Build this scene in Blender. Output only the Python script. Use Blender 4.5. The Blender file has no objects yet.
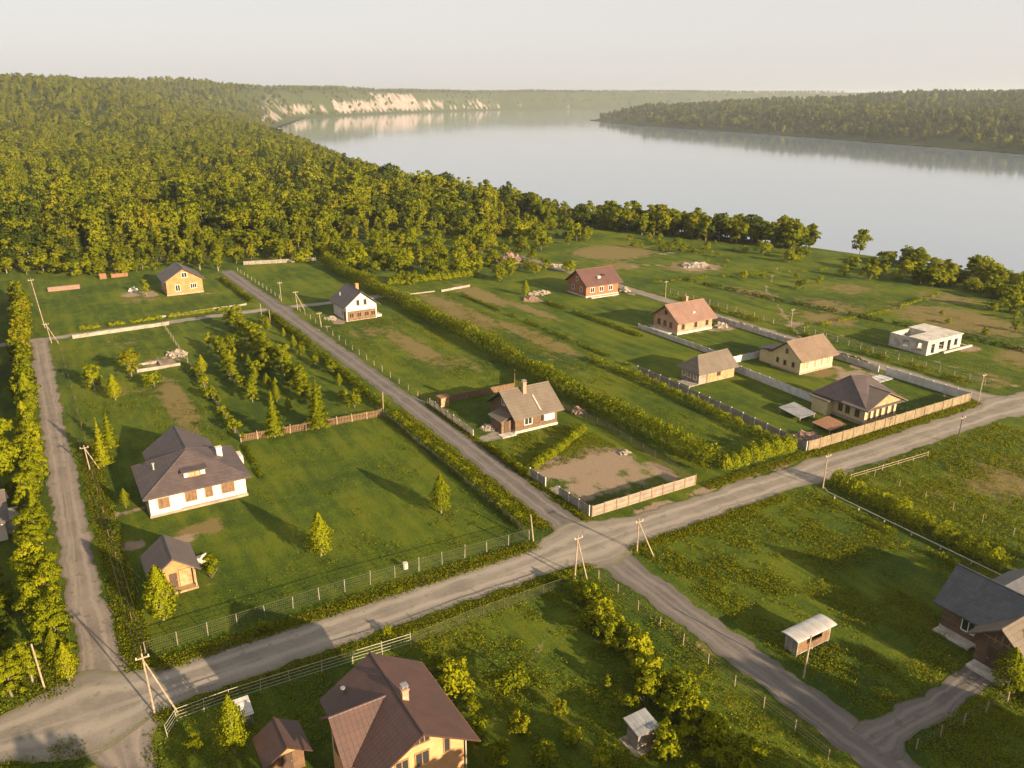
import bpy, math, random
import numpy as np
from mathutils import Vector, Matrix

R = random.Random(11)
RNG = np.random.default_rng(5)
SC = bpy.context.scene
COL = SC.collection
PI = math.pi

# The village is laid out on a square grid of lanes; world x runs along the cross lanes,
# world y along the long lanes, metres, village ground at z = 0, drone at 50 m.
YAW = math.radians(31.0)
PITCH = math.atan(287 / 800)
HEADING = (math.sin(YAW), math.cos(YAW))
WATER_Z = -25.0
SUN_HEAD, SUN_EL = math.radians(166), math.radians(16.5)


def at(px, py, z=0.0):
    """ground point (x, y) seen at a photo pixel, used to survey positions off the photo"""
    cp, sp = math.cos(PITCH), math.sin(PITCH)
    a, b = (px - 512) / 800, (384 - py) / 800
    dy, dz = cp + b * sp, -sp + b * cp
    t = (z - 50) / dz
    X, Y = a * t, dy * t
    return (X * math.cos(YAW) + Y * math.sin(YAW), -X * math.sin(YAW) + Y * math.cos(YAW))


# ------------------------------------------------------------------ materials
MATS = {}


class NT:
    def __init__(s, name):
        s.m = bpy.data.materials.new(name)
        s.m.use_nodes = True
        s.t = s.m.node_tree
        s.t.nodes.clear()
        s.out = s.t.nodes.new('ShaderNodeOutputMaterial')

    def n(s, typ, **kw):
        nd = s.t.nodes.new(typ)
        for k, v in kw.items():
            setattr(nd, k, v)
        return nd

    def l(s, a, b):
        s.t.links.new(a, b)

    def val(s, sock, v):
        if hasattr(v, 'node'):
            s.l(v, sock)
        else:
            sock.default_value = v

    def math(s, op, a, b=0.0, c=None, clamp=False):
        nd = s.n('ShaderNodeMath', operation=op)
        nd.use_clamp = clamp
        s.val(nd.inputs[0], a)
        s.val(nd.inputs[1], b)
        if c is not None:
            s.val(nd.inputs[2], c)
        return nd.outputs[0]

    def mix(s, f, a, b, blend='MIX'):
        nd = s.n('ShaderNodeMix', data_type='RGBA', blend_type=blend)
        s.val(nd.inputs[0], f)
        s.val(nd.inputs[6], a if hasattr(a, 'node') else (*a, 1))
        s.val(nd.inputs[7], b if hasattr(b, 'node') else (*b, 1))
        return nd.outputs[2]

    def noise(s, scale, detail=3, rough=.55, vec=None):
        nd = s.n('ShaderNodeTexNoise')
        nd.inputs['Scale'].default_value = scale
        nd.inputs['Detail'].default_value = detail
        nd.inputs['Roughness'].default_value = rough
        if vec is not None:
            s.l(vec, nd.inputs['Vector'])
        return nd.outputs['Fac']

    def step(s, x, a, b):
        nd = s.n('ShaderNodeMapRange', interpolation_type='SMOOTHSTEP')
        s.val(nd.inputs[0], x)
        nd.inputs[1].default_value = a
        nd.inputs[2].default_value = b
        return nd.outputs[0]

    def mapping(s, vec, scale):
        nd = s.n('ShaderNodeMapping')
        nd.inputs['Scale'].default_value = scale
        s.l(vec, nd.inputs['Vector'])
        return nd.outputs[0]

    def attr(s, name):
        return s.n('ShaderNodeAttribute', attribute_name=name).outputs['Fac']

    def bump(s, h, strength=.5, dist=.05):
        nd = s.n('ShaderNodeBump')
        nd.inputs['Strength'].default_value = strength
        nd.inputs['Distance'].default_value = dist
        s.l(h, nd.inputs['Height'])
        return nd.outputs[0]

    def principled(s, color, rough=.8, normal=None, **kw):
        p = s.n('ShaderNodeBsdfPrincipled')
        s.val(p.inputs['Base Color'], color if hasattr(color, 'node') else (*color, 1))
        s.val(p.inputs['Roughness'], rough)
        for k, v in kw.items():
            p.inputs[k].default_value = v
        if normal is not None:
            s.l(normal, p.inputs['Normal'])
        s.l(p.outputs[0], s.out.inputs[0])
        return p


def surf(name, c1, c2=None, rough=.8, scale=1.2, pattern=None, metallic=0.0, bump=.4, dirt=None):
    """weathered surface: two tones, stains, and an optional plank, brick, course or rib pattern"""
    if name in MATS:
        return MATS[name]
    c2 = c2 or tuple(x * .72 for x in c1)
    t = NT(name)
    co = t.n('ShaderNodeTexCoord').outputs['Object']
    n1 = t.noise(scale, 4, .6, co)
    n2 = t.noise(scale * 9, 3, .6, co)
    f = t.step(t.math('ADD', t.math('MULTIPLY', n1, .7), t.math('MULTIPLY', n2, .3)), .36, .64)
    col = t.mix(f, c1, c2)
    h = n2
    sep = t.n('ShaderNodeSeparateXYZ')
    t.l(co, sep.inputs[0])
    xy = t.math('ADD', sep.outputs[0], sep.outputs[1])
    if pattern in ('brick', 'block', 'shingle'):
        cb = t.n('ShaderNodeCombineXYZ')
        t.l(xy, cb.inputs[0])
        t.l(sep.outputs[2], cb.inputs[1])
        br = t.n('ShaderNodeTexBrick')
        t.l(cb.outputs[0], br.inputs['Vector'])
        bw, bh = {'brick': (.5, .16), 'block': (.8, .4), 'shingle': (.45, .26)}[pattern]
        br.inputs['Scale'].default_value = 1
        br.inputs['Brick Width'].default_value = bw
        br.inputs['Row Height'].default_value = bh
        br.inputs['Mortar Size'].default_value = .02
        br.inputs['Color1'].default_value = (1, 1, 1, 1)
        br.inputs['Color2'].default_value = (.72, .7, .68, 1)
        br.inputs['Mortar'].default_value = (.55, .55, .55, 1)
        col = t.mix(.8, col, br.outputs['Color'], 'MULTIPLY')
        h = t.math('ADD', t.math('MULTIPLY', br.outputs['Fac'], -1), t.math('MULTIPLY', n2, .4))
    elif pattern in ('plankv', 'plankh', 'ribx', 'riby'):
        src = {'plankv': xy, 'plankh': sep.outputs[2], 'ribx': sep.outputs[0], 'riby': sep.outputs[1]}[pattern]
        per = .22 if pattern[0] == 'p' else .38
        q = t.math('DIVIDE', src, per)
        fr = t.math('FRACT', q)
        wn = t.n('ShaderNodeTexWhiteNoise', noise_dimensions='1D')
        t.l(t.math('FLOOR', q), wn.inputs['W'])
        gap = t.step(fr, 0.0, .14)
        amt = t.math('MULTIPLY_ADD', wn.outputs['Value'], .35 if pattern[0] == 'p' else .1, .72)
        col = t.mix(1.0, col, t.n('ShaderNodeCombineColor').outputs[0], 'MULTIPLY') if False else t.mix(t.math('SUBTRACT', 1, t.math('MULTIPLY', amt, t.math('MULTIPLY_ADD', gap, .35, .65))), col, (.03, .025, .02))
        h = t.math('ADD', gap, t.math('MULTIPLY', n2, .3))
        if pattern[0] == 'r':
            q2 = t.math('FRACT', t.math('DIVIDE', sep.outputs[2], .33))
            h = t.math('ADD', h, q2)
            col = t.mix(t.math('MULTIPLY', t.step(q2, .82, 1.0), .35), col, (.02, .018, .016))
    if dirt:
        nd = t.noise(.55, 3, .7, co)
        col = t.mix(t.math('MULTIPLY', t.step(nd, .5, .72), .75), col, dirt)
    t.principled(col, rough, t.bump(h, bump, .04), Metallic=metallic)
    MATS[name] = t.m
    return t.m


def foliage(name, c1, c2, c3, trans=.35):
    t = NT(name)
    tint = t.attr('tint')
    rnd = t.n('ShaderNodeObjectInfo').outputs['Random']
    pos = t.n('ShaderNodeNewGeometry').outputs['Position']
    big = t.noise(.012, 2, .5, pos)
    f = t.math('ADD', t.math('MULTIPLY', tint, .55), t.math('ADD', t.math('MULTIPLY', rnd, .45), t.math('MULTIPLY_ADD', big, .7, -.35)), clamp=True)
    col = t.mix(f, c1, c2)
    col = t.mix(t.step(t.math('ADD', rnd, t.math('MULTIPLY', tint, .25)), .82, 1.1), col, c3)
    d = t.n('ShaderNodeBsdfDiffuse')
    tr = t.n('ShaderNodeBsdfTranslucent')
    t.l(col, d.inputs[0])
    t.l(t.mix(.5, col, (.16, .19, .02)), tr.inputs[0])
    mx = t.n('ShaderNodeMixShader')
    mx.inputs[0].default_value = trans
    t.l(d.outputs[0], mx.inputs[1])
    t.l(tr.outputs[0], mx.inputs[2])
    t.l(mx.outputs[0], t.out.inputs[0])
    return t.m


LEAF = foliage('leaf_green', (.105, .130, .004), (.275, .300, .009), (.28, .27, .010), .5)
LEAF_YEL = foliage('leaf_lime', (.115, .145, .005), (.30, .325, .010), (.30, .31, .012), .5)
LEAF_HEDGE = foliage('leaf_hedge', (.14, .17, .006), (.36, .385, .012), (.36, .37, .012), .5)
LEAF_DARK = foliage('leaf_dark', (.034, .054, .007), (.095, .122, .012), (.13, .14, .014), .38)
GRASS = foliage('grass_blades', (.060, .095, .004), (.160, .195, .006), (.20, .21, .008), .45)
BARK = surf('bark', (.20, .17, .13), (.09, .07, .05), .9, 3)
BARK_PALE = surf('bark_pale', (.26, .23, .18), (.13, .11, .08), .9, 3)
WOODPOLE = surf('pole_wood', (.34, .27, .19), (.21, .16, .11), .85, 2)
WOODGREY = surf('grey_wood', (.30, .27, .23), (.17, .145, .12), .85, 2, 'plankv')
WOODBROWN = surf('brown_wood', (.20, .115, .06), (.11, .06, .03), .8, 2, 'plankv')
WOODTAN = surf('tan_wood', (.42, .29, .15), (.27, .17, .08), .8, 2, 'plankv')
WOODH = surf('log_wood', (.15, .092, .052), (.095, .056, .032), .8, 2, 'plankh')
LOGRED = surf('log_red', (.33, .125, .055), (.21, .075, .035), .7, 2, 'plankh')
PLANKY = surf('plank_yellow', (.265, .205, .125), (.17, .13, .075), .8, 1.5, 'plankv', dirt=(.16, .11, .06))
WHITEP = surf('white_plaster', (.55, .50, .45), (.46, .41, .36), .8, 1, dirt=(.50, .43, .34))
CREAM = surf('cream_plaster', (.47, .39, .22), (.39, .31, .17), .8, 1, dirt=(.36, .28, .17))
PINKB = surf('pink_brick', (.48, .29, .19), (.36, .20, .13), .85, 1, 'brick')
ORANGEB = surf('orange_brick', (.52, .25, .10), (.40, .18, .07), .85, 1, 'brick')
PEACH = surf('peach_plaster', (.50, .27, .13), (.42, .22, .10), .85, 1)
CONC = surf('concrete', (.48, .45, .40), (.33, .30, .26), .9, .8, dirt=(.22, .19, .15))
CONCP = surf('concrete_panel', (.25, .21, .17), (.18, .15, .12), .9, 1, 'plankh', dirt=(.27, .2, .13))
WHITEC = surf('white_panel', (.50, .50, .48), (.36, .36, .35), .8, .9, dirt=(.34, .31, .27))
PALEWALL = surf('pale_wall', (.30, .265, .225), (.21, .18, .15), .9, 1.2, dirt=(.16, .13, .1))
PLINTH = surf('plinth_stone', (.36, .27, .21), (.25, .18, .14), .9, 1.5, 'block')
METALW = surf('white_metal', (.36, .34, .28), (.25, .23, .18), .55, 3)
METALG = surf('grey_metal', (.34, .35, .36), (.24, .25, .26), .5, 1, 'ribx', .3)
WIRE = surf('wire', (.06, .055, .04), (.04, .035, .025), .7, 4)
WIREG = surf('green_wire', (.055, .065, .025), (.035, .045, .018), .7, 4)
RUST = surf('rusty_brown', (.24, .12, .06), (.14, .07, .04), .9, 3)
RF_BROWNY = surf('roof_red_brown_ribs', (.080, .034, .026), (.056, .025, .020), .55, .7, 'riby')
RF_BROWNX = surf('roof_red_brown_wing', (.080, .034, .026), (.056, .025, .020), .55, .7, 'ribx')
RF_PLUM = surf('roof_plum_grey', (.085, .062, .060), (.062, .046, .047), .6, .5, 'shingle')
RF_PLUMY = surf('roof_plum_slate', (.095, .075, .072), (.07, .056, .056), .6, .6, 'riby')
RF_TAN = surf('roof_tan_ribs', (.22, .15, .10), (.16, .108, .075), .65, .6, 'ribx')
RF_TANG = surf('roof_grey_tan', (.165, .13, .10), (.125, .098, .076), .65, .6, 'ribx')
RF_RED = surf('roof_dark_red', (.125, .055, .043), (.09, .040, .033), .6, .6, 'ribx')
RF_ROSE = surf('roof_rosy_brown', (.27, .155, .115), (.21, .115, .088), .65, .6, 'ribx')
RF_SLATE = surf('roof_blue_slate', (.075, .080, .095), (.052, .056, .068), .55, .6, 'shingle')
RF_SHEET = surf('roof_pale_sheet', (.60, .58, .55), (.45, .43, .41), .5, 1, 'ribx', .2)
FRAME_W = surf('window_frame_white', (.75, .72, .66), rough=.6)
FRAME_B = surf('window_frame_brown', (.26, .15, .07), rough=.7)
DARKDOOR = surf('door_dark', (.075, .045, .03), rough=.7, pattern='plankv')
PILE_RED = surf('pile_red', (.24, .145, .115), (.15, .10, .08), .9, 4)
PILE_GREY = surf('pile_grey', (.30, .26, .21), (.18, .15, .12), .9, 4)
CARPAINT = surf('car_white', (.72, .72, .70), rough=.35)
TYRE = surf('tyre', (.03, .03, .03), rough=.9)
_t = NT('window_glass')
_t.principled((.03, .032, .035), .12)
GLASS = _t.m


def ground_mat():
    t = NT('village_ground')
    pos = t.n('ShaderNodeNewGeometry').outputs['Position']
    nb = t.noise(.05, 3, .5, pos)
    nm = t.noise(.42, 4, .6, pos)
    nf = t.noise(3.2, 4, .65, pos)
    ns = t.noise(1.0, 3, .6, t.mapping(pos, (.55, .07, .3)))
    f = t.math('ADD', t.math('MULTIPLY', nb, .8), t.math('ADD', t.math('MULTIPLY', nm, .4), t.math('ADD', t.math('MULTIPLY', ns, .45), t.math('MULTIPLY', nf, .55))))
    col = t.mix(t.step(f, .88, 1.30), (.036, .068, .003), (.124, .168, .004))
    col = t.mix(t.math('MULTIPLY', t.step(t.math('ADD', t.math('MULTIPLY', nb, .6), t.math('MULTIPLY', ns, .6)), .58, .80), .7), col, (.165, .165, .010))
    tuft = t.step(t.math('ADD', nf, t.math('MULTIPLY', nm, .5)), .78, 1.0)
    col = t.mix(t.math('MULTIPLY', tuft, .5), col, (.15, .17, .008))
    fine = t.noise(11, 3, .7, pos)
    col = t.mix(t.math('MULTIPLY', t.step(fine, .58, .42), .6), col, (.018, .036, .006))

    def mask(name, lo=.36, hi=.66, amt=1.1):
        a = t.attr(name)
        x = t.math('ADD', a, t.math('MULTIPLY', t.math('ADD', t.math('ADD', t.math('MULTIPLY', nm, .6), t.math('MULTIPLY', nf, .3)), t.math('MULTIPLY_ADD', ns, .35, -.62)), amt))
        return t.math('MULTIPLY', t.step(x, lo + .07, hi - .05), t.step(a, 0.0, .12))
    col = t.mix(mask('wood', .3, .7), col, (.045, .058, .010))
    dryc = t.mix(nf, (.20, .145, .06), (.15, .125, .045))
    col = t.mix(t.math('MULTIPLY', mask('dry'), .95), col, dryc)
    dirtc = t.mix(nf, (.34, .26, .19), (.20, .145, .10))
    col = t.mix(mask('dirt'), col, dirtc)
    chalkc = t.mix(t.step(t.noise(.03, 4, .7, pos), .35, .65), (.335, .285, .25), (.21, .17, .14))
    col = t.mix(mask('chalk', .35, .55), col, chalkc)
    h = t.math('ADD', t.math('MULTIPLY', nf, .5), t.noise(9, 3, .6, pos))
    t.principled(col, .95, t.bump(h, .9, .30), **{'Specular IOR Level': .15})
    return t.m


def road_mat(name, a, b, track, edge):
    t = NT(name)
    pos = t.n('ShaderNodeNewGeometry').outputs['Position']
    ac = t.attr('across')
    nb = t.noise(.25, 4, .6, pos)
    nf = t.noise(4, 4, .7, pos)
    al = t.attr('along')
    cb = t.n('ShaderNodeCombineXYZ')
    t.l(t.math('MULTIPLY', al, .03), cb.inputs[0])
    t.l(t.math('MULTIPLY', ac, 3.5), cb.inputs[1])
    nl = t.noise(1.0, 4, .6, cb.outputs[0])
    col = t.mix(t.step(t.math('ADD', nb, t.math('MULTIPLY', nf, .5)), .5, 1.0), a, b)
    wob = t.math('ADD', t.math('ABSOLUTE', ac), t.math('MULTIPLY_ADD', nb, .3, -.15))
    tr = t.step(t.math('ABSOLUTE', t.math('SUBTRACT', wob, .42)), .22, .04)
    col = t.mix(t.math('MULTIPLY', tr, .55), col, track)
    col = t.mix(t.math('MULTIPLY', t.step(nl, .52, .68), .55), col, track)
    eg = t.step(t.math('ADD', wob, t.math('MULTIPLY_ADD', nf, .5, -.25)), .78, 1.0)
    col = t.mix(t.math('MULTIPLY', eg, .8), col, edge)
    hole = t.noise(.9, 2, .5, pos)
    col = t.mix(t.math('MULTIPLY', t.step(hole, .62, .72), .55), col, edge)
    col = t.mix(t.math('MULTIPLY', t.step(t.noise(14, 2, .6, pos), .6, .75), .4), col, track)
    t.principled(col, .92, t.bump(t.math('ADD', nf, nl), .5, .05), **{'Specular IOR Level': .2})
    return t.m


def water_mat():
    t = NT('river_water')
    pos = t.n('ShaderNodeNewGeometry').outputs['Position']
    h = t.math('ADD', t.noise(.09, 3, .6, t.mapping(pos, (1, .35, 1))), t.math('MULTIPLY', t.noise(.5, 2, .6, pos), .15))
    big = t.noise(.004, 3, .6, t.mapping(pos, (1, .4, 1)))
    t.principled((.17, .225, .30), t.math('MULTIPLY_ADD', big, .06, .035), t.bump(h, .07, .25), IOR=1.65)
    return t.m


# ------------------------------------------------------------------ mesh helpers
ORG = {}


class MB:
    def __init__(s):
        s.v, s.f = [], []

    def add(s, vs, fs):
        n = len(s.v)
        s.v += [tuple(p) for p in vs]
        s.f += [tuple(i + n for i in f) for f in fs]
        return s

    def box(s, x0, x1, y0, y1, z0, z1):
        return s.add([(x0, y0, z0), (x1, y0, z0), (x1, y1, z0), (x0, y1, z0), (x0, y0, z1), (x1, y0, z1), (x1, y1, z1), (x0, y1, z1)],
                     [(3, 2, 1, 0), (4, 5, 6, 7), (0, 1, 5, 4), (1, 2, 6, 5), (2, 3, 7, 6), (3, 0, 4, 7)])

    def obox(s, p0, p1, th, z0, z1, over=0.0):
        """upright slab along the segment p0-p1"""
        d = Vector((p1[0] - p0[0], p1[1] - p0[1]))
        L = d.length or 1
        d /= L
        q = Vector((-d.y, d.x)) * th / 2
        a, b = Vector(p0[:2]) - d * over, Vector(p1[:2]) + d * over
        c = [a - q, b - q, b + q, a + q]
        return s.add([(*p, z0) for p in c] + [(*p, z1) for p in c],
                     [(3, 2, 1, 0), (4, 5, 6, 7), (0, 1, 5, 4), (1, 2, 6, 5), (2, 3, 7, 6), (3, 0, 4, 7)])

    def extrude(s, prof, axis, a, b):
        """closed profile of (across, z) run along 'x' or 'y' from a to b"""
        n = len(prof)
        if axis == 'x':
            vs = [(a, p, z) for p, z in prof] + [(b, p, z) for p, z in prof]
        else:
            vs = [(p, a, z) for p, z in prof] + [(p, b, z) for p, z in prof]
        return s.add(vs, [tuple(range(n)), tuple(range(2 * n - 1, n - 1, -1))] + [((i + 1) % n, i, i + n, (i + 1) % n + n) for i in range(n)])

    def tube(s, p0, p1, r0, r1=None, k=7):
        r1 = r0 if r1 is None else r1
        p0, p1 = Vector(p0), Vector(p1)
        d = (p1 - p0).normalized()
        u = d.cross(Vector((0, 0, 1)) if abs(d.z) < .9 else Vector((1, 0, 0))).normalized()
        w = d.cross(u)
        vs = []
        for p, r in ((p0, r0), (p1, r1)):
            vs += [p + (u * math.cos(2 * PI * i / k) + w * math.sin(2 * PI * i / k)) * r for i in range(k)]
        return s.add(vs, [(i, (i + 1) % k, (i + 1) % k + k, i + k) for i in range(k)] + [tuple(range(k - 1, -1, -1)), tuple(range(k, 2 * k))])

    def build(s, name, mat, parent=None, smooth=False, origin=None):
        o3 = origin or (ORG.get(parent.name, (0, 0, 0)) if parent else (0, 0, 0))
        me = bpy.data.meshes.new(name)
        me.from_pydata([(x - o3[0], y - o3[1], z - o3[2]) for x, y, z in s.v], [], s.f)
        me.materials.append(mat)
        import bmesh
        bm = bmesh.new()
        bm.from_mesh(me)
        bmesh.ops.recalc_face_normals(bm, faces=bm.faces)
        bm.to_mesh(me)
        bm.free()
        if smooth:
            me.shade_smooth()
        o = bpy.data.objects.new(name, me)
        COL.objects.link(o)
        if parent:
            o.parent = parent
            ORG[o.name] = o3
        else:
            o.location = o3
        return o


def tag(o, label, cat, group=None):
    o['label'] = label
    o['category'] = cat
    if group:
        o['group'] = group
    return o


def thing(name, label, cat, u, v, z=0.0, group=None):
    o = bpy.data.objects.new(name, None)
    o.empty_display_size = .5
    COL.objects.link(o)
    o.location = (u, v, z)
    ORG[o.name] = (u, v, z)
    return tag(o, label, cat, group)


def np_mesh(name, verts, quads, mats, mi=None, attrs=(), normals=None):
    me = bpy.data.meshes.new(name)
    nv, nf = len(verts), len(quads)
    me.vertices.add(nv)
    me.vertices.foreach_set('co', np.asarray(verts, np.float32).ravel())
    me.loops.add(nf * 4)
    me.loops.foreach_set('vertex_index', np.asarray(quads, np.int32).ravel())
    me.polygons.add(nf)
    me.polygons.foreach_set('loop_start', np.arange(nf, dtype=np.int32) * 4)
    for m in mats:
        me.materials.append(m)
    if mi is not None:
        me.polygons.foreach_set('material_index', np.asarray(mi, np.int32))
    for an, arr in attrs:
        a = me.attributes.new(an, 'FLOAT', 'POINT')
        a.data.foreach_set('value', np.asarray(arr, np.float32))
    me.update(calc_edges=True)
    me.polygons.foreach_set('use_smooth', np.ones(nf, bool))
    if normals is not None:
        me.normals_split_custom_set_from_vertices([tuple(x) for x in normals])
    return me


# ------------------------------------------------------------------ terrain
def seg_dist(px, py, pts):
    d = np.full(px.shape, 1e18)
    for (ax, ay), (bx, by) in zip(pts[:-1], pts[1:]):
        ex, ey = bx - ax, by - ay
        t = np.clip(((px - ax) * ex + (py - ay) * ey) / (ex * ex + ey * ey), 0, 1)
        d = np.minimum(d, (px - ax - t * ex) ** 2 + (py - ay - t * ey) ** 2)
    return np.sqrt(d)


def inside(px, py, poly):
    c = np.zeros(px.shape, bool)
    n = len(poly)
    for i in range(n):
        x0, y0 = poly[i]
        x1, y1 = poly[(i + 1) % n]
        k = ((y0 > py) != (y1 > py)) & (px < (x1 - x0) * (py - y0) / (y1 - y0 + 1e-12) + x0)
        c ^= k
    return c


SHORE_N = [(330, -9000), (308, -300), (298, 60), (300, 168), (293, 205), (281, 245), (267, 290), (262, 345), (256, 425), (262, 540), (286, 720),
           (335, 910), (380, 1270), (470, 1750), (575, 2163), (957, 3155), (1688, 3892), (2606, 4480), (3394, 4513), (4600, 4050), (6500, 3600), (12000, 3000)]
LAND_N = SHORE_N + [(12000, 14000), (-14000, 14000), (-14000, -9000)]
SHORE_P = [(900, -9000), (880, -500), (1040, 200), (1233, 638), (1385, 1162), (1514, 1783), (1690, 2250), (1749, 2353), (1860, 2400), (2150, 2300), (3200, 2050), (6500, 1500), (12000, 900)]
LAND_P = SHORE_P + [(12000, -9000)]


def smooth(x):
    x = np.clip(x, 0, 1)
    return x * x * (3 - 2 * x)


def vnoise(x, y, seed=0):
    """cheap smooth value noise"""
    xi, yi = np.floor(x).astype(np.int64), np.floor(y).astype(np.int64)
    fx, fy = smooth(x - xi), smooth(y - yi)

    def hsh(a, b):
        k = (a * 374761393 + b * 668265263 + seed * 974634777) & 0x7fffffff
        k = ((k ^ (k >> 13)) * 1274126177) & 0x7fffffff
        return (k % 100003) / 100003.0
    return (hsh(xi, yi) * (1 - fx) + hsh(xi + 1, yi) * fx) * (1 - fy) + (hsh(xi, yi + 1) * (1 - fx) + hsh(xi + 1, yi + 1) * fx) * fy


def signed(px, py):
    """signed distance inland, for the near bank and the peninsula"""
    sn = seg_dist(px, py, SHORE_N) * np.where(inside(px, py, LAND_N), 1, -1)
    sp = seg_dist(px, py, SHORE_P) * np.where(inside(px, py, LAND_P), 1, -1)
    return sn, sp


def terrain(px, py):
    px, py = np.asarray(px, float), np.asarray(py, float)
    sn, sp = signed(px, py)
    r = np.hypot(px, py)
    zb = -25 + 25 * smooth((sn + 4) / 66)
    wid = 330 + (95 - 330) * smooth((r - 2000) / 1100)
    ramp = smooth((r - 330) / 1550) * (.45 + .55 * smooth((r - 900) / 1100))
    ramp = np.where(py < 100, ramp * smooth((py + 300) / 400), ramp)
    hill = 76 * np.clip(ramp, 0, 1) * smooth((sn - 40 * smooth((2400 - r) / 500)) / (wid * 1.15))
    rough = (vnoise(px / 130, py / 130) - .5) * 9 + (vnoise(px / 420, py / 420, 3) - .5) * 16
    zn = zb + hill + rough * smooth((r - 420) / 700) * smooth((sn - 30) / 200)
    zp = -25 + 8 * smooth((sp + 4) / 30) + 27 * smooth((sp - 10) / 130) + 46 * smooth((sp - 60) / 900) + (vnoise(px / 150, py / 150, 5) - .5) * 14 * smooth((sp - 20) / 150)
    z = np.where(sp > -30, np.maximum(zp, -29), np.where(sn > -30, zn, -29))
    z = np.maximum(z, -29)
    return z


def tz(u, v):
    return float(terrain(np.array([u]), np.array([v]))[0])


def ground():
    na, nr = 420, 470
    front = np.linspace(-50, 50, 341)
    back = np.linspace(50, 310, 60)[1:-1]
    az = np.radians(np.concatenate([front, back])) + YAW
    rr = np.concatenate([[4.0], np.geomspace(22, 2500, 380), np.linspace(2500, 5200, 230)[1:], np.geomspace(5200, 9000, 30)[1:]])
    A, RR = np.meshgrid(az, rr)
    x, y = np.sin(A) * RR, np.cos(A) * RR
    z = terrain(x.ravel(), y.ravel()).reshape(x.shape)
    X, Y = x.ravel(), y.ravel()
    sn, sp = signed(X, Y)
    r = np.hypot(X, Y)
    dry, dirt, wood, chalk = (np.zeros(X.shape) for _ in range(4))

    def blob(arr, u, v, ru, rv, s=1.0):
        q = ((X - u) / ru) ** 2 + ((Y - v) / rv) ** 2
        np.maximum(arr, s * np.exp(-q * .8), out=arr)
    for b in [(88, 172, 5, 26, .85), (92, 143, 3.5, 22, .8), (87, 126, 3, 16, .5), (101, 185, 4, 18, .9), (104, 163, 3, 16, .7), (98, 140, 3, 12, .45),
              (66, 150, 4, 22, .75), (63, 166, 7, 7, .6), (70, 135, 4, 14, .5), (17, 141, 3, 20, .8), (12, 152, 8, 10, .5), (8, 128, 5, 8, .4), (13, 186, 6, 8, .5),
              (170, 216, 16, 14, 1), (158, 196, 10, 10, .7), (176, 184, 14, 12, .7), (160, 120, 7, 9, .8), (172, 78, 14, 9, .75), (186, 104, 14, 22, .75), (172, 128, 10, 16, .6), (192, 138, 14, 12, .6), (165, 148, 8, 14, .6), (205, 118, 12, 14, .6), (205, 150, 10, 20, .4),
              (150, 75, 6, 8, .6), (166, 64, 12, 8, .5), (110, 50, 13, 9, .65), (98, 52, 5, 5, .5), (120, 40, 12, 10, .6), (247, 185, 9, 24, .95), (228, 120, 12, 40, .45),
              (124, 80, 7, 5, .7), (126, 94, 6, 4, .7), (12, 94, 5, 2.5, .7), (22, 225, 8, 5, .6), (40, 66, 60, .5, .0), (45, 83, 3, 8, .3), (33, 95, 4, 5, .35),
              (36, 30, 9, 6, .4), (49, 40, 1.5, 20, .45), (57, 88, 2, 3, .4), (-4, 58, 5, 3, .7)]:
        blob(dry, *b)
    for b in [(60, 85, 5, 4, 1), (63, 80, 8, 7.5, .66), (66, 78, 6, 6, .6), (67, 84, 5, 6, .85), (58, 78, 3, 4, .8), (71, 77, 2, 5, .8), (65, 75, 6, 2, .4), (72, 69.6, 3, .9, .95), (80, 69.7, 3.5, .9, .9), (86.5, 69.8, 3, 1.1, 1), (63, 69.6, 5, .9, .8),
              (130, 90, 5, 3, .9), (134, 88, 2, 4, .7), (178, 182, 7, 6, 1), (25, 231, 2.2, 4.5, 1), (21, 233, 4, 4, .8), (166, 89, 4, 2.5, .9), (110, 172, 3, 3, .8), (118, 178, 4, 3, .5),
              (9, 92.5, 4, 1.3, .75), (4, 94, 2, 1.5, .8), (3, 103, 2.5, 1, .9), (60, 180, 2.5, 3.5, .95), (57, 100, 3, 1.6, .95), (92, 64, 5, .8, .8), (100, 63.6, 3, .7, .5),
              (130, 166, 6, 2, .7), (134, 127, 5, 2.5, .8), (120, 136, 2, 4, .6), (150, 121, 5, 2, .8), (156, 128, 6, 2, .6), (97, 73, 2.5, 2, .8), (103, 101, 2.5, 1, .5), (18, 167, 5, 4, .75), (150, 210, 4, 2, .6), (185, 205, 6, 2, .8), (163, 193, 7, 1.2, .7)]:
        blob(dirt, *b)
    # worn edges along the lanes
    for (c, ax, lo, hi, hw) in [(66.3, 1, -14, 190, 3.6), (51.2, 0, 24, 252, 2.6), (-1.4, 0, 40, 200, 2.3), (197, 1, -40, 84, 2.2), (139.4, 0, 66, 215, 2.6)]:
        q, al = (Y, X) if ax else (X, Y)
        m = np.exp(-((np.abs(q - c) - hw) / .55) ** 2) * (al > lo) * (al < hi) * .42
        np.maximum(dirt, m, out=dirt)
    m = np.exp(-((Y - 69.9) / .7) ** 2) * (X > 4) * (X < 46) * (.35 + .5 * vnoise(X / 3.1, Y * 0 + 2.0, 8))
    np.maximum(dirt, m, out=dirt)
    def path(pts, w, s_):
        d = seg_dist(X, Y, pts) + (vnoise(X / 1.5, Y / 1.5, 61) - .5) * .5
        np.maximum(dirt, s_ * np.exp(-(d / w) ** 2), out=dirt)
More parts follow.
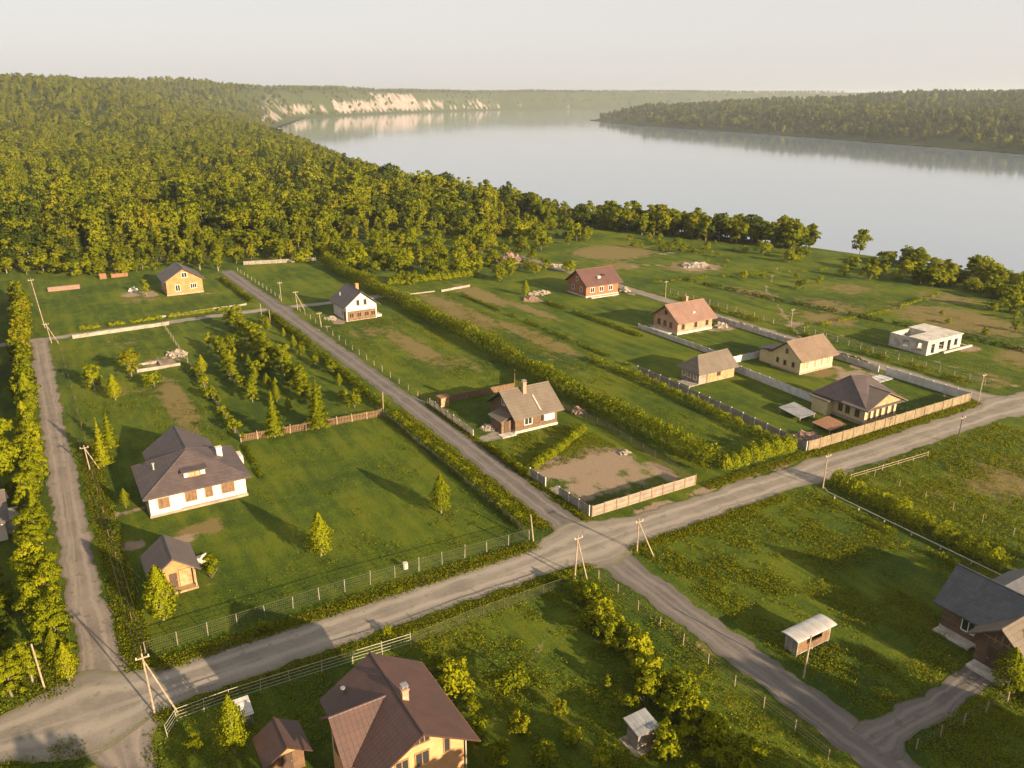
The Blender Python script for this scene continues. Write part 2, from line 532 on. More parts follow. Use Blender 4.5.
    for pts, w_, s_ in [([(0, 103), (4, 102.6), (7, 104)], .8, .7), ([(9, 81), (14, 80), (18, 99)], .5, .45), ([(57, 100), (60, 98), (70, 98)], .5, .5), ([(120, 128), (135, 127), (138, 130)], .9, .8),
                        ([(128, 166), (137, 164)], .9, .8), ([(131, 95), (137, 93)], .9, .8), ([(119, 75), (133, 74), (137, 76)], .7, .6), ([(33, 226), (44, 222), (49, 222)], .6, .6),
                        ([(61, 177), (57, 176), (53, 174)], .8, .8), ([(22, 44), (30, 50), (42, 58)], .5, .45), ([(100, 100), (96, 95), (96, 80)], .5, .5), ([(150, 66), (152, 90), (150, 128)], .7, .6),
                        ([(140, 110), (172, 150), (200, 170)], .8, .6), ([(160, 200), (178, 180), (205, 165)], .8, .6), ([(101, 62), (110, 45), (126, 40)], .6, .45)]:
        path(pts, w_, s_)
    wood[:] = np.maximum(smooth((r - 330) / 120) * (sn > 25), smooth((sp - 14) / 20))
    wood[:] = np.maximum(wood, smooth((FOREST_EDGE_D(X, Y)) / 8))
    # chalk cliffs facing the water, in a few broken runs
    a = np.degrees(np.arctan2(X, Y) - YAW)
    for (a0, a1, s1, st) in [(-18.2, -12.2, 62, .62), (-16.8, -14.8, 100, .62), (-12.0, -4.2, 72, .74), (-9.8, -6.4, 104, .78), (-4.6, 1.5, 48, .72), (-3.2, -1.6, 76, .74), (.2, 1.4, 84, .8), (1.5, 7.5, 44, .7), (3.0, 4.2, 66, .7), (5.2, 6.2, 60, .7)]:
        aw = a + (vnoise(X / 40, Y / 40, 41) - .5) * 2.0
        m = smooth((aw - a0) / .9) * smooth((a1 - aw) / .9) * smooth((sn - 8) / 10) * smooth((s1 - sn) / 25) * (r > 2300) * st
        np.maximum(chalk, m * (.42 + .45 * vnoise(X / 24, Y / 24, 4) + .3 * vnoise(X / 70, Y / 70, 6)), out=chalk)
    n, mcol = len(rr), len(az)
    i = np.arange(n - 1)[:, None] * mcol
    j = np.arange(mcol)[None, :]
    j2 = (j + 1) % mcol
    q = np.stack([i + j, i + j2, i + mcol + j2, i + mcol + j], -1).reshape(-1, 4)
    me = np_mesh('ground', np.stack([X, Y, z.ravel()], -1), q[:, ::-1], [ground_mat()], None, [('dry', dry), ('dirt', dirt), ('wood', wood), ('chalk', chalk)])
    o = bpy.data.objects.new('ground', me)
    COL.objects.link(o)
    o['kind'] = 'structure'
    return o


EDGE = [(-900, 118), (-14, 118), (-12.5, 288), (16, 268), (45, 273), (60, 268), (73, 260), (88, 266), (118, 284), (162, 268), (190, 274), (226, 296), (250, 310), (400, 310)]


def FOREST_EDGE_D(x, y):
    """how far behind the village edge of the wood a point lies"""
    return np.asarray(y) - np.interp(np.asarray(x), [p[0] for p in EDGE], [p[1] for p in EDGE])


ground()

mw = MB()
ring = [(9000 * math.cos(2 * PI * i / 64), 9000 * math.sin(2 * PI * i / 64), WATER_Z) for i in range(64)]
mw.add(ring, [tuple(range(64))])
wo = mw.build('river', water_mat())
wo['kind'] = 'structure'

# ------------------------------------------------------------------ lanes
GRAVEL = road_mat('gravel_lane', (.145, .128, .108), (.215, .19, .16), (.30, .265, .22), (.11, .105, .05))
TARMAC = road_mat('worn_tarmac', (.090, .080, .076), (.130, .115, .106), (.185, .163, .144), (.085, .08, .045))
DIRTL = road_mat('dirt_lane', (.135, .115, .10), (.205, .175, .15), (.26, .22, .18), (.09, .08, .045))


def lane(name, axis, pts, hw, z, mat, flares=(), ns=9):
    """pts: (along, centre); edges wander a little as unkerbed lanes do"""
    a0, a1 = pts[0][0], pts[-1][0]
    n = max(4, int(abs(a1 - a0) / .6))
    al = np.linspace(a0, a1, n)
    ce = np.interp(al, sorted([p[0] for p in pts]), [p[1] for p in sorted(pts)])
    w = np.full(n, float(hw))
    for c, add, wid in flares:
        w = w + add * np.exp(-((al - c) / wid) ** 2)
    seed = len(name) + int(abs(ce[0]))
    wl = w + (vnoise(al / 2.3, al * 0, seed) - .5) * .55 + (vnoise(al / .8, al * 0, seed + 9) - .5) * .55
    wr = w + (vnoise(al / 2.3, al * 0 + 7, seed) - .5) * .55 + (vnoise(al / .8, al * 0 + 7, seed + 9) - .5) * .55
    t = np.linspace(-1, 1, ns)
    off = np.where(t[None, :] < 0, t[None, :] * wl[:, None], t[None, :] * wr[:, None])
    P, Q = np.repeat(al[:, None], ns, 1), ce[:, None] + off
    x, y = (P, Q) if axis == 'x' else (Q, P)
    zz = terrain(x.ravel(), y.ravel()) + z
    i = np.arange(n - 1)[:, None] * ns
    j = np.arange(ns - 1)[None, :]
    q = np.stack([i + j, i + j + 1, i + ns + j + 1, i + ns + j], -1).reshape(-1, 4)
    if axis == 'x':
        q = q[:, ::-1]
    # keep the faces pointing up
    V = np.stack([x.ravel(), y.ravel(), zz], -1)
    e1, e2 = V[q[0][1]] - V[q[0][0]], V[q[0][2]] - V[q[0][0]]
    if np.cross(e1, e2)[2] < 0:
        q = q[:, ::-1]
    me = np_mesh(name, V, q, [mat], None, [('across', np.repeat(t[None, :], n, 0).ravel()), ('along', P.ravel())])
    o = bpy.data.objects.new(name, me)
    COL.objects.link(o)
    o['kind'] = 'structure'
    return o


lane('road', 'x', [(-30, 67.6), (-12, 67.0), (0, 66.3), (51, 66.6), (100, 65.8), (150, 65.8), (200, 66)], 2.75, .044, GRAVEL, [(-3, 2.9, 5), (51, 2.6, 4.2), (139.5, 1.6, 4)], 13)
lane('road', 'y', [(15, 51.6), (66, 51.0), (116, 51.6), (196, 50.6), (252, 49.5)], 1.95, .032, TARMAC, [(66, 1.0, 4), (197, 1.2, 3)])
lane('road', 'y', [(30, 0.2), (58, -0.6), (85, -1.6), (130, -2.0), (196, -2.2)], 1.75, .030, DIRTL, [(64, 1.5, 4), (36, 1.5, 8)])
lane('road', 'x', [(-60, 196), (-2, 197), (40, 198.6), (51, 198), (63, 197), (84, 197.4)], 1.55, .018, GRAVEL)
lane('road', 'y', [(66, 139.6), (134, 139.2), (183, 139.6), (226, 138)], 2.0, .036, DIRTL, [(67, 1.8, 3.5)])
lane('driveway', 'x', [(52, 29.4), (60, 29.2), (70, 29.6)], 1.35, .040, TARMAC, [(53, .8, 1.5)])
lane('driveway', 'x', [(53, 99.6), (59.5, 100.8)], 1.3, .030, GRAVEL)
lane('driveway', 'x', [(53, 79.8), (56, 79.8)], 1.3, .030, GRAVEL)
lane('driveway', 'y', [(20, -7.5), (40, -5.6), (52, -6.0), (60, -9)], 1.6, .012, GRAVEL)


# ------------------------------------------------------------------ vegetation
def unit(a):
    return a / np.maximum(np.linalg.norm(a, axis=-1, keepdims=True), 1e-9)


def leaf_quads(c, out, size, rng, droop=0.0):
    n = len(c)
    nrm = unit(out * .55 + rng.normal(size=(n, 3)) * .6)
    nrm = nrm * np.where((nrm * out).sum(1, keepdims=True) < 0, -1, 1)
    t = unit(np.cross(nrm, rng.normal(size=(n, 3))))
    b = np.cross(nrm, t)
    s = size * rng.uniform(.6, 1.35, (n, 1))
    V = np.stack([c + t * s, c + b * s * .62, c - t * s * .9, c - b * s * .62], 1)
    N = unit(out + rng.normal(size=(n, 3)) * .38)
    return V.reshape(-1, 3), np.repeat(N, 4, 0)


def crown_points(kind, n, rng):
    """leaf centres and outward directions for a plant 10 m high (bushes 3 m)"""
    if kind == 'conifer':
        h = 1 - np.sqrt(rng.uniform(0, 1, n))
        z = 1.0 + h * 9.0
        tier = (np.floor(h * 9) + rng.uniform(.2, 1, n) ** .5) / 9
        rad = 2.3 * (1 - h) * (.55 + .45 * np.sin(h * 55)) * rng.uniform(.45, 1.05, n)
        a = rng.uniform(0, 2 * PI, n)
        lobes = 1 + .22 * np.sin(a * 5 + h * 20)
        c = np.stack([np.cos(a) * rad * lobes, np.sin(a) * rad * lobes, z - rad * .12], -1)
        return c, unit(np.stack([np.cos(a), np.sin(a), np.full(n, .55)], -1))
    if kind == 'ovoid':
        h = rng.uniform(0, 1, n) ** .8
        prof = np.sin(np.clip(h * .93 + .07, 0, 1) ** .62 * PI) ** .8
        a = rng.uniform(0, 2 * PI, n)
        lob = 1 + .2 * np.sin(a * 3 + h * 9) + .16 * np.sin(a * 7 - h * 23)
        rad = 2.35 * prof * lob * rng.uniform(.35, 1.0, n) ** .6
        z = 1.3 + 8.7 * h + .25 * np.sin(a * 5 + rad * 4)
        c = np.stack([np.cos(a) * rad, np.sin(a) * rad, z], -1)
        return c, unit(np.stack([np.cos(a), np.sin(a), .25 + 1.2 * (h - .35)], -1) + rng.normal(size=(n, 3)) * .15)
    cz, rx, rz, K, cr = {'round': (5.3, 3.2, 4.3, 44, .30), 'wide': (4.7, 4.0, 4.4, 50, .27), 'birch': (5.3, 2.2, 4.6, 44, .32), 'slim': (5.2, 1.6, 4.8, 36, .38),
                         'sapling': (5.3, 2.4, 4.5, 40, .28), 'bush': (1.45, 1.6, 1.5, 24, .32), 'scrub': (1.3, 2.0, 1.4, 22, .26), 'column': (1.5, .8, 1.6, 16, .42)}[kind]
    d = unit(rng.normal(size=(K, 3)))
    d[:, 2] = np.abs(d[:, 2]) * np.where(rng.uniform(size=K) < .68, 1, -1)
    q = rng.uniform(.5, .98, (K, 1)) * (1 + .25 * np.sin(d[:, :1] * 3.1 + d[:, 1:2] * 4.7 + rng.uniform(0, 6)))
    taper = 1 - .25 * np.clip(d[:, 2:3], 0, 1)
    cc = d * q * np.array([rx, rx, rz]) * np.concatenate([taper, taper, np.ones_like(taper)], 1)
    cc[:, 2] += cz
    k = rng.integers(0, K, n)
    rr = rx * cr * rng.uniform(.7, 1.3, K)
    e = unit(rng.normal(size=(n, 3)))
    e[:, 2] = np.where(e[:, 2] < -.3, -e[:, 2], e[:, 2])
    c = cc[k] + e * (rr[k] * rng.uniform(.55, 1.1, n))[:, None] * np.array([1, 1, .85])
    out = unit(e * .75 + unit(c - np.array([0, 0, cz * .85])) * .6)
    c[:, 2] = np.maximum(c[:, 2], .06)
    return c, out


def plant_meshes(name, kind, n, size, leaf, bark, seed):
    rng = np.random.default_rng(seed)
    c, out = crown_points(kind, n, rng)
    V, N = leaf_quads(c, out, size, rng)
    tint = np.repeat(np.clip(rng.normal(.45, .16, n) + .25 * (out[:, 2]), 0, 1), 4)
    Q = np.arange(len(V)).reshape(-1, 4)
    mb = MB()
    if kind in ('bush', 'scrub', 'column'):
        for _ in range(4):
            a, r = rng.uniform(0, 6.3), rng.uniform(.3, .8)
            mb.tube((0, 0, -.05), (math.cos(a) * r, math.sin(a) * r, rng.uniform(.9, 1.6)), .06, .02, 4)
    else:
        top = 9.0 if kind in ('conifer', 'slim', 'birch') else 7.2
        w0 = .20 if kind in ('conifer', 'slim', 'sapling') else .26
        p = Vector((0, 0, -.3))
        for s in range(4):
            q = Vector((rng.normal() * .12, rng.normal() * .12, top * (s + 1) / 4))
            mb.tube(p, q, w0 * (1 - .22 * s), w0 * (1 - .22 * (s + 1)), 6)
            if s and kind != 'conifer':
                for _ in range(2):
                    a = rng.uniform(0, 6.3)
                    r = rng.uniform(.9, 2.2) * (.6 if kind in ('slim', 'birch') else 1)
                    mb.tube(p, p + Vector((math.cos(a) * r, math.sin(a) * r, rng.uniform(.9, 1.9))), w0 * .4, w0 * .12, 4)
            p = q
    # trunk mesh as quads (caps dropped)
    tv = np.array(mb.v)
    tq = np.array([f for f in mb.f if len(f) == 4])
    nt = np.concatenate([unit(tv * np.array([1, 1, .05]) + 1e-4)])
    trunk = np_mesh(name + '_trunk', tv, tq, [bark], None, [('tint', np.zeros(len(tv)))])
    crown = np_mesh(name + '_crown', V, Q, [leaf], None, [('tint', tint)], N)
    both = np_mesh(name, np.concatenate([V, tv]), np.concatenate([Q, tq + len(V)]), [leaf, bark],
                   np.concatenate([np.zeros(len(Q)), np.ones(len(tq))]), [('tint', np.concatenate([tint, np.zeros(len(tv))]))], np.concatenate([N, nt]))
    return {'trunk': trunk, 'crown': crown, 'both': both, 'h': 3.0 if kind in ('bush', 'scrub', 'column') else 10.0}


PL = {
    'round1': plant_meshes('round_tree', 'round', 2400, .38, LEAF, BARK, 1), 'round2': plant_meshes('round_tree', 'round', 2400, .38, LEAF, BARK, 2),
    'wide1': plant_meshes('wide_tree', 'wide', 2600, .40, LEAF_DARK, BARK, 3), 'birch1': plant_meshes('birch_tree', 'birch', 2300, .35, LEAF, BARK_PALE, 4),
    'birch2': plant_meshes('birch_tree', 'birch', 2300, .35, LEAF_YEL, BARK_PALE, 5), 'slim1': plant_meshes('slim_tree', 'slim', 1900, .32, LEAF, BARK, 6),
    'round3': plant_meshes('round_tree', 'round', 1700, .36, LEAF_YEL, BARK, 31), 'birch3': plant_meshes('birch_tree', 'birch', 1500, .33, LEAF_DARK, BARK, 32), 'wide2': plant_meshes('wide_tree', 'wide', 3000, .38, LEAF, BARK, 33), 'slim2': plant_meshes('slim_tree', 'slim', 1500, .30, LEAF_YEL, BARK_PALE, 34),
    'con1': plant_meshes('fir_tree', 'conifer', 2600, .32, LEAF_DARK, BARK, 7),
    'nround1': plant_meshes('leafy_tree', 'round', 6500, .22, LEAF_HEDGE, BARK, 8), 'nround2': plant_meshes('leafy_tree', 'birch', 6000, .21, LEAF_HEDGE, BARK_PALE, 9),
    'nround3': plant_meshes('leafy_tree', 'round', 6500, .22, LEAF, BARK, 19),
    'nsap1': plant_meshes('young_tree', 'ovoid', 4600, .19, LEAF_HEDGE, BARK, 10), 'nsap2': plant_meshes('young_tree', 'ovoid', 4400, .19, LEAF_HEDGE, BARK, 20),
    'ncon1': plant_meshes('larch_tree', 'conifer', 5000, .19, LEAF_YEL, BARK, 11), 'ncon2': plant_meshes('larch_tree', 'conifer', 5000, .19, LEAF, BARK, 12),
    'bush1': plant_meshes('bush', 'bush', 1200, .165, LEAF_HEDGE, BARK, 13), 'bush2': plant_meshes('bush', 'bush', 1200, .165, LEAF, BARK, 14),
    'scrub1': plant_meshes('scrub', 'scrub', 1300, .17, LEAF, BARK, 15), 'scrub2': plant_meshes('scrub', 'scrub', 1000, .17, LEAF_YEL, BARK, 16), 'col1': plant_meshes('column_bush', 'column', 800, .17, LEAF_YEL, BARK, 17),
    'dbush': plant_meshes('bush', 'bush', 1000, .15, LEAF_DARK, BARK, 18),
}
HERO = []


def plant(key, u, v, h, name, label, cat, group=None, split=True, wide=1.0, lean=(0, 0)):
    p = PL[key]
    s = h / p['h']
    z = tz(u, v)
    rot = (lean[0], lean[1], R.uniform(0, 6.28))
    sc = (s * wide * R.uniform(.92, 1.1), s * wide * R.uniform(.92, 1.1), s)
    if split:
        o = bpy.data.objects.new(name, None)
        COL.objects.link(o)
        for part, me in (('trunk', p['trunk']), ('crown', p['crown'])):
            c = bpy.data.objects.new(part, me)
            COL.objects.link(c)
            c.parent = o
    else:
        o = bpy.data.objects.new(name, p['both'])
        COL.objects.link(o)
    o.location, o.rotation_euler, o.scale = (u, v, z), rot, sc
    ORG[o.name] = (u, v, z)
    return tag(o, label, cat, group)


# single trees on the lawns
plant('nsap1', 22.5, 80.3, 5.6, 'young_tree', 'lime green young tree alone on the open lawn below the plum roofed white house', 'tree')
plant('nsap2', 38.9, 82.3, 5.4, 'young_tree', 'lime green young tree alone on the big lawn near the central road', 'tree')
plant('ncon1', 27.4, 117.5, 8.0, 'larch_tree', 'bright pointed tree in front of the brown slat fence, left one of two', 'tree', wide=.95)
plant('ncon2', 34.3, 117.3, 8.8, 'larch_tree', 'pointed tree by the brown slat fence, right and taller one of two', 'tree', wide=1.1)
plant('nsap2', 4.9, 76.8, 7.0, 'leaning_tree', 'pale leaning tree in front of the small orange gabled cottage', 'tree', wide=.9, lean=(.12, -.10))
plant('col1', 10.7, 82.1, 2.8, 'shrub', 'slender upright shrub right of the small orange gabled cottage', 'shrub')
plant('ncon1', 3.4, 119.5, 7.6, 'larch_tree', 'ragged pointed tree between the dirt lane and the plum roofed white house', 'tree', wide=.9)
plant('ncon2', 5.0, 126.0, 6.0, 'larch_tree', 'smaller pointed tree just behind the ragged pointed tree by the dirt lane', 'tree')
plant('nround1', -9.5, 116.0, 11.5, 'leafy_tree', 'big golden green tree at the left edge beyond the lane-side tree row', 'tree')
plant('nsap1', 67.7, 27.0, 4.6, 'young_tree', 'spreading young tree at the lower right beside the slate roofed house and its driveway', 'tree', wide=1.2)
plant('round2', 246.3, 175.3, 9.2, 'lone_tree', 'lone round tree standing on the crest against the river', 'tree', split=True, wide=.9)
plant('nround1', 5.3, 155.5, 5.2, 'leafy_tree', 'loose leafy tree near the wire fence at the far left plot', 'tree')
plant('nsap1', 7.9, 148.0, 4.8, 'leafy_tree', 'small leafy tree below the loose leafy tree in the far left plot', 'tree')
plant('nround3', 12.0, 160.0, 5.6, 'leafy_tree', 'dense bushy tree beside the concrete foundation ruin', 'tree', wide=1.1)
plant('bush1', 14.8, 151.5, 3.0, 'shrub', 'round shrub in front of the concrete foundation ruin', 'shrub')
plant('nsap2', 23.9, 155.0, 3.8, 'young_tree', 'yellowish young tree by the thin fence behind the concrete foundation', 'tree')
plant('nsap1', 110.9, 177.5, 4.2, 'young_tree', 'yellow tinged tree standing beside the pink rubble pile near the red log house', 'tree')
plant('nsap2', 7.0, 55.2, 5.6, 'young_tree', 'bright feathery tree in front of the little white well canopy', 'tree', wide=.9)
plant('bush2', 4.2, 57.0, 1.6, 'shrub', 'low pale shrub at the corner of the white rail fence', 'shrub')
plant('nround2', 24.0, 228.5, 4.6, 'leafy_tree', 'leafy tree close to the left side of the orange brick house', 'tree')
plant('bush1', 13.2, 69.6, 1.3, 'shrub', 'yellowish low shrub outside the mesh fence on the gravel road verge', 'shrub')
plant('bush1', 23.4, 63.0, 1.0, 'shrub', 'small lime tuft shrub on the verge opposite the mesh fence', 'shrub')
plant('dbush', 2.6, 98.0, 1.7, 'shrub', 'small dark shrub between the wire fence and the white house', 'shrub')
plant('nsap1', 4.6, 104.5, 2.8, 'young_tree', 'yellow sapling at the left corner of the plum roofed white house', 'tree')

# the row along the dirt lane at the left
y = 76.0
while y < 238:
    k = R.choice(['nround2', 'nround1', 'nround2', 'nround2', 'nsap1']) if y < 150 else R.choice(['birch2', 'round1', 'birch1'])
    plant(k, -5.4 + R.uniform(-.7, .7) + (y > 200) * .4, y, R.uniform(4.8, 7.2), 'row_tree', 'leafy tree in the dense tall row along the dirt lane at the left', 'tree', 'trees in the row along the left dirt lane', split=y < 150, wide=.9)
    y += R.uniform(1.7, 2.8)
for (u, v, h, k) in [(-8.4, 72.0, 4.4, 'nround1'), (-10.6, 71.6, 4.8, 'ncon1'), (-6.8, 73.2, 4.4, 'nround2'), (-12, 71.5, 5.2, 'nround3'), (-9.6, 74.5, 5.0, 'ncon2'), (-4.6, 73.4, 4.6, 'nsap1'), (-3.9, 71.8, 4.0, 'nsap2'), (-12.5, 72.4, 3.8, 'nround1')]:
    plant(k, u, v, h, 'corner_tree', 'leafy tree in the thicket at the grassy lane corner, lower left', 'tree', 'thicket at the lower left lane corner')
for i in range(15):
    plant(R.choice(['bush2', 'scrub1', 'dbush']), R.uniform(-15, -8.4), R.uniform(79, 100), R.uniform(1.4, 3.4), 'shrub', 'dark leafy shrub in the shaded garden left of the tree row', 'shrub', 'shrubs in the shaded left garden')

# orchard rows
for (u0, v0, v1, n, h, nm) in [(28.6, 134, 172, 11, 4.0, 'left'), (36.4, 126, 184, 19, 5.2, 'right')]:
    for i in range(n):
        vv = v0 + (v1 - v0) * (i + R.uniform(-.25, .25)) / (n - 1)
        plant(R.choice(['nround1', 'nround2', 'nround1', 'nround2']), u0 + R.uniform(-1.1, 1.1), vv, h * R.uniform(.75, 1.2), 'fruit_tree',
              'leafy fruit tree in the %s of two orchard rows behind the brown slat fence' % ('lower left' if nm == 'left' else 'taller right'), 'tree', '%s orchard row' % nm, wide=1.0)
for i in range(12):
    plant(R.choice(['bush1', 'col1', 'bush2']), 22.6 + R.uniform(-.5, .5), 119 + i * 3.3 + R.uniform(-1, 1), R.uniform(1.2, 2.4), 'shrub', 'small shrub along the thin dividing fence left of the orchard', 'shrub', 'shrubs along the dividing fence')
for i in range(10):
    plant(R.choice(['bush1', 'nsap1', 'bush2']), 45.0 + R.uniform(-3, 1), 122 + i * 7 + R.uniform(-2, 2), R.uniform(1.6, 3.2), 'shrub', 'bush on the grass strip between the orchard and the central road', 'shrub', 'bushes beside the orchard and the central road')

# bottom thicket
pts = []
for i in range(40):
    t = i / 39
    pts.append((43.2 + R.uniform(-1.7, 1.2) - 2.0 * t, 58.2 - 25 * t + R.uniform(-1, 1), R.uniform(1.3, 2.8)))
for i in range(18):
    pts.append((R.uniform(36, 42), R.uniform(30, 46), R.uniform(1.4, 2.8)))
for u, v, h in pts:
    plant(R.choice(['bush1', 'bush1', 'scrub2', 'scrub2', 'col1']), u, v, h, 'shrub', 'bright bush in the overgrown thicket left of the road at the bottom', 'shrub', 'overgrown thicket at the bottom', wide=1.0)
for (px, py, h) in [(452, 690, 3.0), (510, 690, 2.7), (470, 712, 1.6), (480, 740, 2.2), (520, 735, 2.0), (545, 760, 1.8), (500, 765, 2.2), (560, 715, 1.5), (575, 745, 1.8), (440, 672, 2.0), (600, 765, 1.6)]:
    u, v = at(px, py)
    plant(R.choice(['bush1', 'bush1', 'bush2', 'scrub2']), u, v, h, 'shrub', 'lime bush in the rough grass right of the red-brown roofed house', 'shrub', 'bushes beside the red-brown roofed house')

# scrub between the hedge and the wood, old allotments
for i in range(135):
    u, v = R.uniform(84, 178), R.uniform(204, 270)
    if abs(u - 131) < 4 and abs(v - 219) < 4 or v > 206 + (u - 60) * .75 and u < 84:
        continue
    if v < 230 and u > 112:
        continue
    plant(R.choice(['round1', 'birch2', 'birch1', 'round2', 'bush1', 'scrub1', 'scrub1']), u, v, R.uniform(2.6, 6.8), 'garden_tree', 'small bushy tree in the overgrown allotments before the wood', 'tree', 'overgrown allotment bushes', split=False)
for i in range(34):
    u, v = R.uniform(108, 140), R.uniform(196, 232)
    plant(R.choice(['scrub1', 'round2', 'bush2', 'bush1']), u, v, R.uniform(1.8, 4.2), 'garden_shrub', 'bush around the collapsed cabin heap at the village edge', 'shrub', 'bushes around the collapsed cabin', split=False)
# riverside crest
for i in range(165):
    t = R.random()
    u, v = 202 + 36 * t + R.uniform(-12, 11), 274 - 84 * t + R.uniform(-6, 6)
    if math.hypot(u - 244, v - 175) < 15:
        continue
    plant(R.choice(['round1', 'wide2', 'birch1', 'round2', 'wide1', 'slim1', 'round3']), u, v, R.uniform(4.5, 10.5), 'crest_tree', 'broad dark tree on the river crest beyond the fields, left of the lone tree', 'tree', 'crest trees left of the lone tree', split=False, wide=1.1)
for i in range(150):
    t = R.random()
    u, v = 232 + R.uniform(-20, 20), 158 - 118 * t + R.uniform(-4, 4)
    if math.hypot(u - 246, v - 175) < 20:
        continue
    plant(R.choice(['round1', 'wide2', 'bush1', 'round2', 'scrub1', 'bush2', 'round3', 'wide2']), u, v, R.uniform(3.2, 6.2), 'crest_tree', 'dense tree in the belt along the river crest at the right edge', 'tree', 'crest trees at the right edge', split=False, wide=1.25)
for i in range(75):
    u, v = R.uniform(176, 230), R.uniform(88, 232)
    if math.hypot(u - 244, v - 173) < 19:
        continue
    plant(R.choice(['bush1', 'scrub1', 'bush2', 'dbush', 'scrub2', 'scrub1']), u, v, R.uniform(1.2, 3.6) * (1.5 if u > 204 and v < 190 else .75), 'shrub', 'scattered shrub on the rough slope before the river crest', 'shrub', 'shrubs on the slope before the crest', split=False)
for i in range(7):
    plant(R.choice(['slim1', 'birch2']), R.uniform(43, 52) if i < 3 else R.uniform(52, 78), 256 + R.uniform(-4, 6), R.uniform(6, 9), 'birch_tree', 'slender birch at the far end of the side lane before the wood', 'tree', 'birches at the end of the side lane', split=False)


for i in range(80):
    u = R.uniform(-12, 200)
    v = float(np.interp(u, [p[0] for p in EDGE], [p[1] for p in EDGE])) - R.uniform(-3, 7)
    if 46 < u < 53:
        continue
    plant(R.choice(['scrub1', 'bush2', 'scrub2', 'birch2', 'bush1', 'round1']), u, v, R.uniform(1.8, 5.0), 'edge_shrub', 'leafy bush fringing the foot of the wood behind the village', 'shrub', 'bushes fringing the wood', split=False, wide=1.3)
for (u, v, h, k) in [(-14, 38, 12, 'round1'), (-6, 30, 10, 'birch1'), (2, 27, 12, 'round2'), (9, 21, 11, 'birch2'), (14, 20, 12, 'wide1'), (26, 17, 12, 'round1'), (32, 10, 13, 'birch1'), (37, 9, 12, 'wide1'), (47, 5, 12, 'round2'), (60, 0, 13, 'wide1'), (65, -2, 12, 'round1'), (70, -3, 13, 'birch2'), (79, 2, 13, 'wide1'), (84, 4, 12, 'round1'), (91, 6, 12, 'round2'), (97, 14, 11, 'birch1')]:
    plant(k, u, v, h, 'roadside_tree', 'tall leafy tree below the bottom of the picture whose shadow falls into the plots', 'tree', 'trees just outside the picture', split=False, wide=1.1)


def hedge(name, label, pts, h, w, n, leaf=.15, mat=None, seed=1, cat='hedge', bumpy=.5, gap=0.0):
    """one clipped or grown-together hedge: leaves around a wavering loaf"""
    rng = np.random.default_rng(seed)
    P = np.array(pts, float)
    L = np.linalg.norm(np.diff(P, axis=0), axis=1)
    cum = np.concatenate([[0], np.cumsum(L)])
    s = rng.uniform(0, cum[-1], n)
    i = np.clip(np.searchsorted(cum, s) - 1, 0, len(L) - 1)
    f = (s - cum[i]) / L[i]
    c = P[i] + (P[i + 1] - P[i]) * f[:, None]
    d = unit(P[i + 1] - P[i])
    q = np.stack([-d[:, 1], d[:, 0]], -1)
    per = 1.9
    ph = np.abs(np.sin(s / per * PI + 1.3 * np.sin(s * .31)))
    hh = h * (1 - bumpy * .45 * (1 - ph)) * (.8 + .4 * vnoise(s / 2.6, s * 0, seed)) * (.85 + .3 * vnoise(s / 11, s * 0, seed + 5))
    ww = w * (1 - bumpy * .45 * (1 - ph)) * (.8 + .4 * vnoise(s / 3.1, s * 0 + 3, seed))
    a = rng.uniform(-.15 * PI, 1.15 * PI, n)
    k = rng.uniform(.6, 1.06, n)
    off = np.cos(a) * ww / 2 * k
    z = np.clip(hh * (.42 + .58 * np.sin(a) * k), .08, None)
    out = np.concatenate([q * np.cos(a)[:, None], np.maximum(np.sin(a), .15)[:, None]], 1)
    out[:, :2] += d * (np.cos(s / per * PI) * .35 * bumpy)[:, None]
    C3 = np.concatenate([c + q * off[:, None], z[:, None]], 1)
    keep = vnoise(s / 1.7, s * 0 + 9, seed + 2) >= gap
    C3, out = C3[keep], unit(out[keep])
    C3[:, 2] += terrain(C3[:, 0], C3[:, 1])
    V, N = leaf_quads(C3, out, leaf, rng)
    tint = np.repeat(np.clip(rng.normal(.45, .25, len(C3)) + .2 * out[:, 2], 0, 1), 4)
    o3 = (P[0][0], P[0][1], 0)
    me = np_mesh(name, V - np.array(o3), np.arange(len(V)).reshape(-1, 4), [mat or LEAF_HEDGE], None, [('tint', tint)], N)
    o = bpy.data.objects.new(name, me)
    COL.objects.link(o)
    o.location = o3
    return tag(o, label, cat)


hedge('hedge', 'long thick lime green hedge running down the middle of the fields', [(77, 72.5), (77.4, 110), (78, 160), (78.4, 245)], 3.9, 3.6, 46000, .18, seed=2, bumpy=.85)
hedge('hedge', 'short hedge facing the gravel road between tan panel fence and yellow fence', [(78, 72.6), (92.5, 72.2)], 3.0, 2.0, 6500, .14, seed=3, bumpy=.8)
hedge('hedge', 'low loose hedge growing along the grey board fence', [(91.8, 73), (92.6, 88), (93.2, 106), (92.5, 124)], 1.7, 1.8, 9000, .13, seed=4, bumpy=.9, gap=.28)
hedge('hedge', 'row of lime bushes beside the white pipe in the right-hand fields', [(88.6, 62), (88.2, 50), (87.2, 43), (87.2, 28)], 2.6, 2.6, 13000, .15, seed=5, bumpy=.9, gap=.12)
hedge('hedge', 'scruffy low hedge before the brown mesh fence left of the central road', [(46.2, 73), (46.1, 116)], 1.5, 1.9, 15000, .12, LEAF_YEL, seed=6, bumpy=.8, gap=.12)
hedge('hedge', 'scruffy hedge along the orchard side of the central road', [(46.4, 118), (46.6, 193)], 2.0, 1.9, 17000, .13, LEAF_YEL, seed=7, bumpy=.9, gap=.1)
